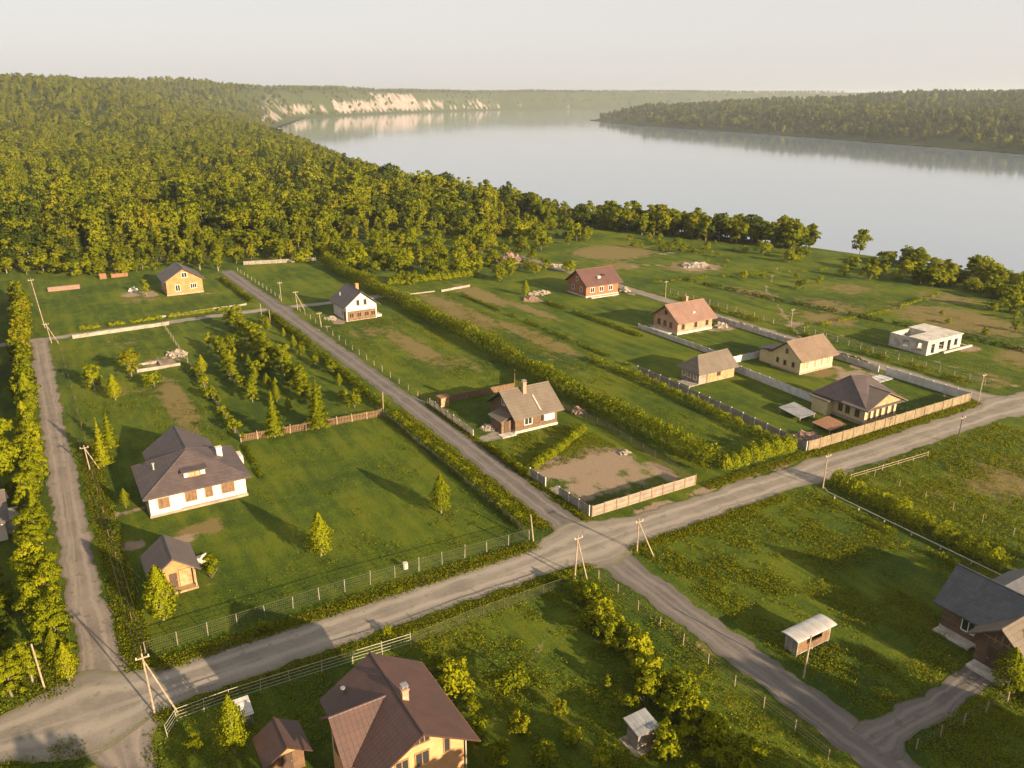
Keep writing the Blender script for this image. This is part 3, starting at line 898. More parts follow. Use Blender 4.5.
hedge('hedge', 'grown hedge across the front garden of the dark brown cottage', [(54.8, 86.4), (69.6, 94.2)], 1.6, 1.8, 5000, .12, seed=8, bumpy=.8)
hedge('hedge', 'low hedge along the road in front of the dark brown cottage', [(53.8, 85.5), (53.9, 97.6)], 1.2, 1.1, 3600, .11, LEAF, seed=9, bumpy=.9, gap=.15)
hedge('hedge', 'overgrown hedge along the far side lane before the wood', [(80, 246), (84, 262), (118, 238)], 3.2, 3.4, 6000, .26, LEAF, seed=10)
hedge('hedge', 'bushy field hedge in the allotments behind the white gabled house', [(84, 208), (98, 207), (112, 206)], 2.4, 2.6, 4500, .22, LEAF_YEL, seed=11, bumpy=.9)
hedge('hedge', 'weedy strip of bushes along the field boundary right of the long hedge', [(97, 112), (96.8, 150), (96.4, 186)], .9, 1.0, 7000, .12, LEAF, seed=12, bumpy=1, gap=.4)
hedge('hedge', 'scrubby boundary of bushes below the red log house', [(112, 130), (111, 168)], 1.1, 1.3, 4500, .13, LEAF, seed=13, bumpy=1, gap=.35)
hedge('hedge', 'low hedge between the back lane and the houses on the right', [(137.2, 92), (137, 126)], 1.1, 1.0, 4500, .13, LEAF_DARK, seed=14, bumpy=.8, gap=.2)
hedge('hedge', 'bushy verge along the far side of the back lane', [(143.6, 76), (143.8, 120), (143.2, 160)], 1.1, 1.3, 8000, .14, LEAF, seed=15, bumpy=.9, gap=.35)
hedge('hedge', 'overgrown verge along the cross lane by the orange brick house', [(6, 201), (20, 202), (43, 203.4)], 1.0, 1.4, 3600, .15, LEAF_YEL, seed=16, bumpy=.9, gap=.25)
hedge('hedge', 'low leafy row beside the side lane near the orange brick house', [(46.2, 207), (45.6, 240)], 1.4, 1.3, 3000, .17, LEAF, seed=17, bumpy=.9, gap=.25)
hedge('hedge', 'weedy garden strip running out from the slat fence corner on the big lawn', [(22.5, 116), (21.8, 104)], .6, .8, 1500, .10, LEAF_YEL, seed=18, gap=.2)
hedge('hedge', 'strip of yellow weeds beside the white pipe on the meadow', [(83.6, 58), (83.2, 36)], .8, 1.3, 3500, .10, LEAF_YEL, seed=19, gap=.4, bumpy=1)
hedge('hedge', 'dark field-edge hedge on the slope behind the unfinished block shell', [(176, 60), (172, 96), (164, 138), (160, 172)], 1.0, 1.6, 6000, .17, LEAF_DARK, seed=20, gap=.3, bumpy=.9)


hedge('hedge', 'scrubby plot boundary running toward the river behind the block shell', [(148, 117), (176, 117), (206, 121)], .9, 1.1, 3600, .15, LEAF, seed=21, gap=.35, bumpy=.9)
hedge('hedge', 'scrubby plot boundary on the slope right of the tan clearing', [(150, 172), (180, 166), (208, 158)], 1.0, 1.3, 3600, .16, LEAF, seed=22, gap=.35, bumpy=.9)
for i in range(11):
    plant(R.choice(['nsap1', 'bush1', 'nsap2']), 32.4 + R.uniform(-.8, .8), 128 + i * 4.4 + R.uniform(-1, 1), R.uniform(1.8, 3.4), 'fruit_tree', 'small young fruit tree between the two orchard rows', 'tree', 'young trees between the orchard rows')


# wild grass, one uncountable mass of blades over verges and meadows
def grass_mass():
    rng = np.random.default_rng(77)
    P = []

    def area(u0, u1, v0, v1, n, clump=.0):
        P.append(np.stack([rng.uniform(u0, u1, n), rng.uniform(v0, v1, n), np.full(n, clump)], -1))
    area(54.5, 85, 18, 62.5, 34000, .55)
    area(24, 48.5, 22, 61, 16000, .5)
    area(2, 48, 62.0, 63.2, 3000)
    area(2.5, 45, 68.6, 70.6, 4500)
    area(1, 24, 40, 61, 4500, .5)
    area(47.6, 48.9, 72, 118, 4000)
    area(53.4, 54.2, 71, 118, 3500)
    area(54, 80, 62, 63.3, 2600)
    area(73, 96, 69.4, 71, 2000)
    area(94, 136, 68.7, 70.2, 4000)
    area(86, 130, 38, 62.5, 17000, .4)
    area(.6, 3.2, 70, 130, 4500)
    area(3, 45, 73, 116, 5000, .6)
    area(55, 76, 110, 175, 6000, .55)
    area(80, 96, 74, 190, 9000, .5)
    area(140, 190, 60, 130, 8000, .5)
    area(-14, 0, 60, 78, 4000, .3)
    area(3, 22, 120, 192, 4500, .55)
    area(55, 71, 86, 98, 2500, .4)
    area(-10, 2, 44, 59, 2500, .35)
    p = np.concatenate(P)
    dens = vnoise(p[:, 0] / 2.2, p[:, 1] / 4.5, 21) * .6 + vnoise(p[:, 0] / .9, p[:, 1] / .9, 22) * .4
    p = p[dens + rng.uniform(-.2, .2, len(p)) > p[:, 2] + .04]

    def clear(u0, u1, v0, v1):
        return ~((p[:, 0] > u0) & (p[:, 0] < u1) & (p[:, 1] > v0) & (p[:, 1] < v1))
    for rc in [(52, 70, 27.8, 30.8), (13, 22, 41, 52.5), (8, 12.2, 50, 54), (54.9, 60.6, 39.4, 41.6), (34.4, 37.2, 38.2, 41), (49, 53.4, 0, 300), (-3.6, .6, 0, 300), (4, 20, 80, 114), (109, 119, 72, 83), (152, 166, 90, 100), (-9.5, -4, 20, 60), (-20, 3, 63.6, 70), (137.4, 141.6, 60, 200)]:
        p = p[clear(*rc)]
    n = len(p)
    h = (.10 + .30 * rng.uniform(0, 1, n) ** 2) * (.7 + .6 * vnoise(p[:, 0] / 3, p[:, 1] / 3, 31))
    k = 5
    q = np.repeat(p, k, 0)
    hk = np.repeat(h, k) * rng.uniform(.2, 1.1, n * k)
    c = np.stack([q[:, 0] + rng.normal(size=n * k) * .2, q[:, 1] + rng.normal(size=n * k) * .2, hk], -1)
    out = unit(np.array([0, 0, 1.0]) + rng.normal(size=(n * k, 3)) * .45)
    V, N = leaf_quads(c, out, .085, rng)
    V[:, 2] = np.maximum(V[:, 2], .01)
    T = np.repeat(np.clip(rng.normal(.5, .28, n * k), 0, 1), 4)
    me = np_mesh('wild_grass', V, np.arange(len(V)).reshape(-1, 4), [GRASS], None, [('tint', T)], N)
    o = bpy.data.objects.new('wild_grass', me)
    COL.objects.link(o)
    o['kind'] = 'stuff'
    tag(o, 'rough tufted grass over the meadows and verges', 'grass')


grass_mass()


# the woods: jittered cells; the nearest trees stand alone, the rest is one mass
def wood_points():
    out = []
    for (r0, r1, cell, sc) in [(60, 470, 4.3, .92), (470, 1100, 5.5, .88), (1100, 2300, 9.5, 1.12), (2300, 4300, 16, 1.5), (4300, 6600, 27, 2.1)]:
        amax = math.radians(44)
        n = int((r1 * r1 - r0 * r0) * amax / cell ** 2)
        rr = np.sqrt(RNG.uniform(r0 * r0, r1 * r1, n))
        aa = RNG.uniform(-amax, amax, n) + YAW
        # snap to jittered cells for even spacing
        x, y = np.sin(aa) * rr, np.cos(aa) * rr
        gx, gy = np.floor(x / cell), np.floor(y / cell)
        _, idx = np.unique(gx * 100003 + gy, return_index=True)
        gx, gy = gx[idx], gy[idx]
        x, y = (gx + RNG.uniform(.1, .9, len(gx))) * cell, (gy + RNG.uniform(.1, .9, len(gx))) * cell
        sn, sp = signed(x, y)
        r = np.hypot(x, y)
        ok = ((sn > 7) & (FOREST_EDGE_D(x, y) > 0)) | (sp > 9)
        ok &= ~((x > 192) & (y < 292) & (sn > 0) & (r < 420))
        a = np.degrees(np.arctan2(x, y) - YAW)
        cliff = (r > 2300) & (sn > 0) & (sn < 130) & (vnoise(x / 60, y / 60, 4) > .38) & (((a > -17.8) & (a < -12)) | ((a > -11.2) & (a < -4.6)) | ((a > -1.2) & (a < 1.2)))
        ok &= ~cliff
        clear = (vnoise(x / 45, y / 45, 12) < .17) & (r > 330)      # small glades
        ok &= ~clear
        ok &= (sp < 0) | (vnoise(x / 90, y / 160, 15) > .22)
        x, y = x[ok], y[ok]
        k = np.clip(sc * RNG.normal(1.0, .27, len(x)), .45, 1.8)
        sn, r = sn[ok], r[ok]
        k = np.where((sn > -1) & (sn < 70) & (r < 2000), k * .72, k)
        k = k * np.where(r < 470, .55 + .5 * smooth(FOREST_EDGE_D(x, y) / 55), 1)
        out.append(np.stack([x, y, terrain(x, y) - .2, k], -1))
    return np.concatenate(out)


W = wood_points()
rW = np.hypot(W[:, 0], W[:, 1])
aW = np.degrees(np.arctan2(W[:, 0], W[:, 1]) - YAW)
order = np.argsort(np.where(np.abs(aW) < 33.5, rW - np.clip(W[:, 3] - 1, 0, 1) * 20, 1e9))
near = order[:270]
SRC = []
for c, i in enumerate(near):
    x, y, z, k = W[i]
    kind = ['birch1', 'round1', 'birch2', 'slim1', 'round2', 'wide1', 'con1', 'round3', 'wide2', 'slim2', 'birch3', 'round3'][c % 12]
    p = PL[kind]
    o = bpy.data.objects.new('forest_tree', p['both'])
    COL.objects.link(o)
    s = 1.0 * float(k)
    o.location, o.rotation_euler = (x, y, z), (0, 0, R.uniform(0, 6.28))
    o.scale = (s * R.uniform(.9, 1.15), s * R.uniform(.9, 1.15), s * R.uniform(.9, 1.2))
    tag(o, 'tall leafy tree at the near edge of the dense wood behind the village', 'tree', 'trees at the near edge of the wood')
    if c < 12:
        SRC.append(o)
rest = np.setdiff1d(np.arange(len(W)), near)


def scatter(name, label, P, sources):
    me = bpy.data.meshes.new(name)
    me.vertices.add(len(P))
    me.vertices.foreach_set('co', P[:, :3].astype(np.float32).ravel())
    for an, arr in (('size', P[:, 3] * 1.05), ('turn', RNG.uniform(0, 6.28, len(P)))):
        me.attributes.new(an, 'FLOAT', 'POINT').data.foreach_set('value', arr.astype(np.float32))
    me.attributes.new('pick', 'INT', 'POINT').data.foreach_set('value', ((vnoise(P[:, 0] / 55, P[:, 1] / 55, 51) * 14 + RNG.uniform(0, 7, len(P))).astype(np.int32) % len(sources)))
    o = bpy.data.objects.new(name, me)
    COL.objects.link(o)
    o['kind'] = 'stuff'
    tag(o, label, 'forest')
    ng = bpy.data.node_groups.new(name, 'GeometryNodeTree')
    ng.interface.new_socket('Geometry', in_out='INPUT', socket_type='NodeSocketGeometry')
    ng.interface.new_socket('Geometry', in_out='OUTPUT', socket_type='NodeSocketGeometry')
    N, L = ng.nodes, ng.links
    gi, go = N.new('NodeGroupInput'), N.new('NodeGroupOutput')
    jn = N.new('GeometryNodeJoinGeometry')
    for s in reversed(sources):
        oi = N.new('GeometryNodeObjectInfo')
        oi.transform_space = 'ORIGINAL'
        oi.inputs['Object'].default_value = s
        oi.inputs['As Instance'].default_value = True
        L.new(oi.outputs['Geometry'], jn.inputs[0])

    def na(nm, typ):
        a = N.new('GeometryNodeInputNamedAttribute')
        a.data_type = typ
        a.inputs['Name'].default_value = nm
        return a.outputs[0]
    ip = N.new('GeometryNodeInstanceOnPoints')
    cx = N.new('ShaderNodeCombineXYZ')
    L.new(na('turn', 'FLOAT'), cx.inputs[2])
    L.new(gi.outputs[0], ip.inputs['Points'])
    L.new(jn.outputs[0], ip.inputs['Instance'])
    ip.inputs['Pick Instance'].default_value = True
    L.new(na('pick', 'INT'), ip.inputs['Instance Index'])
    L.new(cx.outputs[0], ip.inputs['Rotation'])
    L.new(na('size', 'FLOAT'), ip.inputs['Scale'])
    L.new(ip.outputs[0], go.inputs[0])
    o.modifiers.new('wood', 'NODES').node_group = ng


far = rest
sp_r = signed(W[far, 0], W[far, 1])[1]
scatter('forest', 'dense green wood covering the hills on the left and behind the village', W[far[sp_r < 0]], SRC)
scatter('forest', 'dark wooded bank across the river on the right', W[far[sp_r >= 0]], [SRC[5], SRC[10], SRC[5], SRC[6], SRC[3], SRC[10], SRC[8]])  # mostly dark-leaved trees: shade of the bank turned from the sun, put into colour


# ------------------------------------------------------------------ houses
def wall_gable(h, mat, x0, x1, y0, y1, z0, ze, zr, axis):
    """walls with gable ends; axis = ridge direction"""
    if axis == 'y':
        c = (x0 + x1) / 2
        return MB().extrude([(x0, z0), (x1, z0), (x1, ze), (c, zr), (x0, ze)], 'y', y0, y1).build('wall', mat, h)
    c = (y0 + y1) / 2
    return MB().extrude([(y0, z0), (y1, z0), (y1, ze), (c, zr), (y0, ze)], 'x', x0, x1).build('wall', mat, h)


def roof_gable(h, mat, x0, x1, y0, y1, ze, zr, axis, t=.16, name='roof', ridge=None):
    """x0..y1 are the eave lines incl. overhang"""
    if axis == 'y':
        c = (x0 + x1) / 2 if ridge is None else ridge
        o = MB().extrude([(x0, ze), (x0, ze - t), (c, zr - t), (x1, ze - t), (x1, ze), (c, zr)], 'y', y0, y1)
        o.tube((c, y0 - .02, zr), (c, y1 + .02, zr), .10)
    else:
        c = (y0 + y1) / 2 if ridge is None else ridge
        o = MB().extrude([(y0, ze), (y0, ze - t), (c, zr - t), (y1, ze - t), (y1, ze), (c, zr)], 'x', x0, x1)
        o.tube((x0 - .02, c, zr), (x1 + .02, c, zr), .10)
    return o.build(name, mat, h)


def roof_hip(h, mat, x0, x1, y0, y1, ze, zr, ra, rb, t=.18, name='roof'):
    """ra, rb: the two ridge ends"""
    v = [(x0, y0, ze), (x1, y0, ze), (x1, y1, ze), (x0, y1, ze), (*ra, zr), (*rb, zr)]
    v += [(x0, y0, ze - t), (x1, y0, ze - t), (x1, y1, ze - t), (x0, y1, ze - t)]
    if abs(ra[0] - rb[0]) >= abs(ra[1] - rb[1]):
        f = [(0, 1, 5, 4), (1, 2, 5), (2, 3, 4, 5), (3, 0, 4)]
    else:
        f = [(0, 1, 4), (1, 2, 5, 4), (2, 3, 5), (3, 0, 4, 5)]
    f += [(6, 7, 1, 0), (7, 8, 2, 1), (8, 9, 3, 2), (9, 6, 0, 3), (9, 8, 7, 6)]
    o = MB().add(v, f)
    for a, b in ((0, 4), (3, 4), (1, 5), (2, 5), (4, 5)):
        if (Vector(v[a]) - Vector(v[b])).length > .1:
            o.tube(v[a], v[b], .09, k=6)
    return o.build(name, mat, h)


def window(h, side, at_, a, z, w, ht, fmat=None, bars=1, name='window', label=None, board=None):
    """frame standing proud of the wall with the pane as its sub-part; side is the wall's facing, at_ its plane"""
    s = {'-y': (0, -1), '+y': (0, 1), '-x': (-1, 0), '+x': (1, 0)}[side]
    fr, pn = MB(), MB()
    b = .09

    def put(m, a0, a1, z0, z1, d0, d1):
        p0, p1 = at_ + (s[0] + s[1]) * d0, at_ + (s[0] + s[1]) * d1
        lo, hi = min(p0, p1), max(p0, p1)
        if side[1] == 'y':
            m.box(a0, a1, lo, hi, z0, z1)
        else:
            m.box(lo, hi, a0, a1, z0, z1)
    a0, a1, z0, z1 = a - w / 2, a + w / 2, z - ht / 2, z + ht / 2
    put(fr, a0 - b, a0, z0 - b, z1 + b, -.05, .07)
    put(fr, a1, a1 + b, z0 - b, z1 + b, -.05, .07)
    put(fr, a0, a1, z1, z1 + b, -.05, .07)
    put(fr, a0, a1, z0 - b, z0, -.05, .11)
    for i in range(bars):
        c = a0 + w * (i + 1) / (bars + 1)
        put(fr, c - .035, c + .035, z0, z1, -.05, .055)
    put(pn, a0, a1, z0, z1, -.04, .02)
    o = fr.build(name, fmat or FRAME_W, h)
    pn.build('pane', board or GLASS, o)
    if label:
        o['label'] = label
    return o


def door(h, side, at_, a, w=.95, ht=2.0, z0=.15, mat=None):
    m, k = MB(), MB()
    s = {'-y': -1, '-x': -1, '+y': 1, '+x': 1}[side]
    lo, hi = sorted((at_ - s * .05, at_ + s * .06))
    l2, h2 = sorted((at_ + s * .06, at_ + s * .13))
    if side[1] == 'y':
        m.box(a - w / 2, a + w / 2, lo, hi, z0, z0 + ht)
        k.box(a + w * .32, a + w * .42, l2, h2, z0 + .95, z0 + 1.05)
    else:
        m.box(lo, hi, a - w / 2, a + w / 2, z0, z0 + ht)
        k.box(l2, h2, a + w * .32, a + w * .42, z0 + .95, z0 + 1.05)
    d = m.build('door', mat or DARKDOOR, h)
    k.build('handle', METALG, d)
    return d


def chimney(roof, x, y, z0, z1, w=.55, mat=None, cap=True):
    c = MB().box(x - w / 2, x + w / 2, y - w / 2, y + w / 2, z0, z1)
    c.box(x - w / 2 - .06, x + w / 2 + .06, y - w / 2 - .06, y + w / 2 + .06, z1, z1 + .12)
    o = c.build('chimney', mat or PINKB, roof)
    if cap:
        m = MB()
        for sx in (-1, 1):
            for sy in (-1, 1):
                m.box(x + sx * w * .34 - .03, x + sx * w * .34 + .03, y + sy * w * .34 - .03, y + sy * w * .34 + .03, z1 + .12, z1 + .36)
        m.box(x - w * .55, x + w * .55, y - w * .55, y + w * .55, z1 + .36, z1 + .42)
        m.build('chimney_cap', METALG, roof)
    return o


def plinth(h, x0, x1, y0, y1, z=.4, mat=None, e=.1):
    return MB().box(x0 - e, x1 + e, y0 - e, y1 + e, -.2, z).build('plinth', mat or PLINTH, h)


# 1 foreground house
h = thing('brick_house', 'two storey peach walled house with red-brown rib metal roof at the bottom of the picture', 'house', 17.5, 46.5)
wall_gable(h, PEACH, 14.2, 21.3, 42.5, 51.0, 0, 5.25, 7.3, 'y')
plinth(h, 14.2, 21.3, 42.5, 51.0)
rf = roof_gable(h, RF_BROWNY, 13.3, 22.2, 41.6, 51.9, 4.95, 7.65, 'y')
w = wall_gable(h, PEACH, 13.3, 15.0, 45.0, 49.2, 0, 5.0, 6.75, 'x')
w.name = 'wing_wall'
roof_gable(h, RF_BROWNX, 12.6, 17.4, 44.2, 50.0, 4.85, 7.2, 'x', name='wing_roof')
chimney(rf, 18.15, 45.9, 6.8, 8.25, .5)
m = MB()
m.tube((14.9, 50.6, 5.6), (14.9, 50.6, 6.3), .09).tube((14.9, 50.6, 6.3), (14.9, 50.6, 6.4), .2)
m.build('vent_pipe', METALG, rf)
ow = window(h, '-y', 42.5, 17.75, 6.45, 1.5, .6, FRAME_B, 3, label='wide low attic window under the gable peak')
window(h, '-y', 42.5, 16.3, 4.7, .9, 1.0, FRAME_B, 1)
window(h, '-y', 42.5, 17.9, 4.7, 1.0, 1.1, FRAME_B, 1)
window(h, '-y', 42.5, 19.9, 5.0, .4, 1.2, FRAME_B, 0)
window(h, '-y', 42.5, 15.8, 1.7, 1.1, 1.3, FRAME_B, 1)
window(h, '-y', 42.5, 19.0, 1.7, 1.1, 1.3, FRAME_B, 1)
window(h, '-x', 13.3, 46.2, 3.6, .8, 1.2, FRAME_B, 1)
window(h, '-x', 13.3, 48.1, 3.6, .8, 1.2, FRAME_B, 1)
MB().tube((21.4, 42.35, .2), (21.4, 42.35, 4.9), .06).build('downpipe', METALW, h)
MB().tube((22.2, 41.6, 4.86), (22.2, 51.9, 4.86), .08).build('gutter', RUST, rf)

# 2 white house with the plum hip roof
h = thing('white_house', 'large white house with plum grey hipped roof and a small front dormer', 'house', 13, 104)
MB().box(10.6, 18.9, 100.1, 109.6, 0, 3.0).build('wall', WHITEP, h)
MB().box(7.0, 10.6, 99.85, 109.3, 0, 3.0).build('side_wall', WHITEP, h)
MB().box(8.6, 16.8, 109.6, 113.2, 0, 2.9).build('rear_wall', WHITEP, h)
plinth(h, 7.0, 18.9, 99.9, 109.6, .35)
rf = roof_hip(h, RF_PLUM, 6.3, 19.6, 99.2, 110.4, 3.0, 6.3, (12.8, 104.6), (12.9, 104.9))
roof_gable(h, RF_PLUM, 8.2, 17.2, 104.8, 114.0, 3.3, 6.45, 'y', name='rear_roof', ridge=12.8)
dm = MB().box(11.6, 14.2, 100.9, 103.6, 3.8, 4.75).build('dormer', WHITEP, rf)
MB().box(11.3, 14.5, 100.6, 103.9, 4.75, 4.88).build('dormer_roof', RF_PLUM, rf)
window(h, '-y', 100.9, 12.9, 4.32, 1.3, .6, FRAME_B, 1, name='dormer_window', board=WOODTAN)  # no real boarding: tan pane colour stands in for light on the window
for (a, wd, pl) in [(8.7, 1.2, 99.85), (12.0, 1.3, 100.1), (14.2, .8, 100.1), (16.6, 1.5, 100.1)]:
    window(h, '-y', pl, a, 1.75, wd, 1.25, FRAME_B, 1 if wd > .9 else 0, board=WOODBROWN)  # no real boards: brown pane colour stands in for reflections in the glass
window(h, '-x', 7.0, 102.5, 1.75, 1.1, 1.2, FRAME_B, 1)
window(h, '-x', 7.0, 106.5, 1.75, 1.1, 1.2, FRAME_B, 1)
chimney(rf, 16.9, 105.2, 4.2, 5.4, .7, WHITEP, False)
MB().tube((8.6, 105.2, 4.0), (8.6, 105.2, 5.0), .1).tube((8.6, 105.2, 5.0), (8.6, 105.2, 5.1), .2).build('vent_pipe', METALW, rf)
MB().box(19.0, 20.4, 107.6, 109.6, 0, 2.4).build('porch', WHITEP, h)

# 3 cottage
h = thing('small_cottage', 'small cottage with grey roof and glowing orange gable on the lower left lawn', 'cottage', 7, 84)
wall_gable(h, ORANGEB, 5.0, 9.0, 82.0, 86.2, 0, 2.3, 3.85, 'y')
plinth(h, 5.0, 9.0, 82.0, 86.2, .25)
roof_gable(h, RF_PLUMY, 4.3, 9.6, 81.0, 87.0, 2.2, 4.2, 'y')
MB().box(7.45, 8.9, 81.86, 82.0, .25, 2.2).build('board_panel', WOODTAN, h)
door(h, '-y', 82.0, 6.85, .8, 1.8)
window(h, '-y', 82.0, 5.8, 1.4, .5, .8, FRAME_B, 0)
MB().box(4.9, 9.1, 80.9, 81.85, -.1, .22).build('porch_step', WOODTAN, h)
for x in (5.05, 8.95):
    MB().box(x - .07, x + .07, 81.1, 81.24, .22, 2.3).build('post', WOODTAN, h)

# 4 orange brick house by the wood
h = thing('brick_house', 'orange brick house with grey-brown gable roof at the edge of the wood', 'house', 33.4, 231)
wall_gable(h, ORANGEB, 28.8, 38.0, 226.2, 236.0, 0, 4.0, 6.75, 'y')
plinth(h, 28.8, 38, 226.2, 236)
roof_gable(h, RF_PLUMY, 28.0, 38.8, 225.4, 236.8, 3.75, 7.1, 'y')
window(h, '-y', 226.2, 33.6, 5.2, 1.3, 1.2, FRAME_W, 1)
window(h, '-y', 226.2, 31.6, 1.9, 1.1, 1.6, FRAME_W, 1)
window(h, '-y', 226.2, 35.6, 2.1, 1.5, 1.2, FRAME_W, 2)
window(h, '-x', 28.8, 230, 2.1, 1.1, 1.3, FRAME_W, 1)
window(h, '-x', 28.8, 233, 2.1, 1.1, 1.3, FRAME_W, 1)

# 5 white gabled house with wooden ground floor
h = thing('white_house', 'white gabled house with a brown timber ground floor at the lane end', 'house', 64.6, 181)
wall_gable(h, WHITEP, 60.8, 68.4, 177.0, 186.0, 2.3, 3.6, 6.65, 'y')
MB().box(60.8, 68.4, 177.0, 186.0, 0, 2.3).build('lower_wall', WHITEP, h)
MB().box(61.1, 68.1, 176.85, 177.0, .1, 2.35).build('timber_front', WOODBROWN, h)
rf = roof_gable(h, RF_PLUMY, 60.0, 69.2, 176.2, 186.8, 3.35, 7.0, 'y')
for a in (63.8, 65.6):
    window(h, '-y', 177.0, a, 4.2, .6, 1.2, FRAME_B, 0)
for a in (62.0, 63.9, 65.8, 67.4):
    window(h, '-y', 176.85, a, 1.35, 1.0, 1.0, FRAME_B, 1)
window(h, '-x', 60.8, 179.5, 1.5, 1.0, 1.2, FRAME_W, 1)
door(h, '-x', 60.8, 178.0)
chimney(rf, 65.6, 182.0, 6.0, 7.6, .7, ORANGEB, False)
MB().tube((61.8, 183.5, 4.9), (61.8, 183.5, 5.7), .12).build('vent_pipe', METALW, rf)
MB().box(68.4, 69.8, 177.4, 180, -.1, .6).build('porch', CONC, h)

# 6 dark brown cottage
h = thing('brown_cottage', 'dark brown timber cottage with grey-tan roof and tall brick chimney beside the central road', 'cottage', 64, 103)
wall_gable(h, WOODH, 60.2, 68.1, 99.2, 106.9, 0, 3.05, 5.75, 'x')
plinth(h, 60.2, 68.1, 99.2, 106.9, .4, CONC)
rf = roof_gable(h, RF_TANG, 59.5, 68.9, 98.3, 107.8, 2.75, 6.05, 'x')
window(h, '-y', 99.2, 62.6, 1.75, 1.3, 1.1, FRAME_W, 1)
window(h, '-y', 99.2, 66.6, 1.75, 1.7, 1.1, FRAME_W, 2, board=WHITEP)
window(h, '-y', 99.2, 65.2, 1.75, .6, 1.1, FRAME_B, 0)
window(h, '-x', 60.2, 102.8, 4.2, .8, .9, FRAME_W, 1)
chimney(rf, 63.6, 102.2, 4.8, 7.1, .62, PINKB)
MB().box(64.6, 64.75, 98.9, 101.0, 3.2, 3.3).add([(64.6, 98.9, 3.3), (64.9, 98.9, 3.3), (64.9, 101.4, 5.05), (64.6, 101.4, 5.05), (64.6, 98.9, 3.22), (64.9, 98.9, 3.22), (64.9, 101.4, 4.97), (64.6, 101.4, 4.97)], [(0, 1, 2, 3), (7, 6, 5, 4), (0, 4, 5, 1), (1, 5, 6, 2), (2, 6, 7, 3), (3, 7, 4, 0)]).build('roof_ladder', METALW, rf)
MB().box(58.3, 60.15, 100.2, 103.6, 0, 2.2).build('porch', WOODBROWN, h)
MB().add([(57.9, 99.8, 2.2), (60.18, 99.8, 2.9), (60.18, 104, 2.9), (57.9, 104, 2.2), (57.9, 99.8, 2.08), (60.18, 99.8, 2.78), (60.18, 104, 2.78), (57.9, 104, 2.08)], [(0, 1, 2, 3), (7, 6, 5, 4), (0, 4, 5, 1), (1, 5, 6, 2), (2, 6, 7, 3), (3, 7, 4, 0)]).build('porch_roof', RF_TANG, h)
door(h, '-y', 100.2, 59.2, .85, 1.9)
MB().box(57.6, 60.1, 98.6, 100.1, -.05, .15).build('paved_step', CONC, h)

# 7 red log house
h = thing('log_house', 'red-brown log house with dark red roof beside the back lane', 'house', 128.5, 171)
wall_gable(h, LOGRED, 123.2, 133.8, 167.1, 175.4, 0, 3.6, 6.4, 'x')
plinth(h, 123.2, 133.8, 167.1, 175.4, .4, CONC)
rf = roof_gable(h, RF_RED, 122.6, 134.8, 166.2, 176.4, 3.2, 6.75, 'x')
for a in (125.2, 128.2, 131.2):
    window(h, '-y', 167.1, a, 1.9, 1.2, 1.2, FRAME_W, 1)
for a in (169.3, 173.0):
    window(h, '-x', 123.2, a, 1.9, 1.0, 1.2, FRAME_W, 1)
window(h, '-x', 123.2, 171.2, 4.4, .9, 1.0, FRAME_W, 1)
MB().box(127.4, 128.4, 167.8, 168.8, 4.6, 5.2).build('roof_hatch', RF_SHEET, rf)
MB().box(129.2, 130.4, 168.6, 169.4, 5.0, 5.35).build('roof_light', GLASS, rf)
MB().box(124, 133, 165.6, 166.95, -.05, .2).build('terrace', CONC, h)

# 8 pink brick house
h = thing('brick_house', 'pinkish brick house with rosy brown gable roof on the back lane', 'house', 125, 132)
wall_gable(h, PINKB, 120.0, 130.4, 128.2, 136.2, 0, 3.05, 5.75, 'x')
plinth(h, 120, 130.4, 128.2, 136.2, .5, CONC)
rf = roof_gable(h, RF_ROSE, 119.4, 131.2, 127.3, 137.1, 2.75, 6.1, 'x')
for a in (121.6, 125.4, 128.8):
    window(h, '-y', 128.2, a, 1.75, .8, 1.3, FRAME_B, 0)
for a in (130.4, 132.4, 134.4):
    window(h, '-x', 120.0, a, 1.75, .9, 1.3, FRAME_B, 1)
window(h, '-x', 120.0, 132.2, 4.3, .9, .9, FRAME_B, 1)
chimney(rf, 126.5, 133.0, 5.2, 7.0, .6, PINKB, False)
MB().box(125.2, 126.0, 129.2, 129.9, 3.9, 4.4).build('roof_vent', RF_SHEET, rf)
MB().box(116.8, 119.8, 129.6, 135.8, -.05, .25).build('terrace', CONC, h)

# 9 small tan house with half-hipped end
h = thing('tan_cottage', 'small tan timber cottage with half-hipped tan roof beside the grey board fence', 'cottage', 105.5, 103.6)
MB().box(101.0, 109.9, 101.3, 106.2, 0, 2.35).build('wall', WOODGREY, h)
MB().box(103.0, 109.85, 101.2, 101.3, .15, 2.3).build('front_cladding', WOODTAN, h)
MB().extrude([(101.3, 2.35), (106.2, 2.35), (103.75, 4.45)], 'x', 109.75, 109.9).build('gable_wall', WOODGREY, h)
v0 = [(100.3, 100.6, 2.2), (110.5, 100.6, 2.2), (110.5, 106.9, 2.2), (100.3, 106.9, 2.2), (102.6, 103.75, 4.75), (110.3, 103.75, 4.9)]
rfm = MB().add(v0 + [(x, y, z - .15) for x, y, z in v0], [(0, 1, 5, 4), (2, 3, 4, 5), (3, 0, 4), (6, 10, 11, 7), (8, 11, 10, 9), (9, 10, 6), (0, 6, 7, 1), (2, 8, 9, 3), (3, 9, 6, 0), (1, 7, 11, 5), (5, 11, 8, 2)])
rfm.tube(v0[4], v0[5], .09).tube(v0[0], v0[4], .08)
rfm.build('roof', RF_TANG, h)
for a in (102.3, 103.9, 105.3):
    window(h, '-x', 101.0, a, 1.35, .8, 1.1, FRAME_W, 0, board=WOODTAN)
window(h, '-y', 101.2, 105.8, 1.5, .9, .9, FRAME_B, 1)
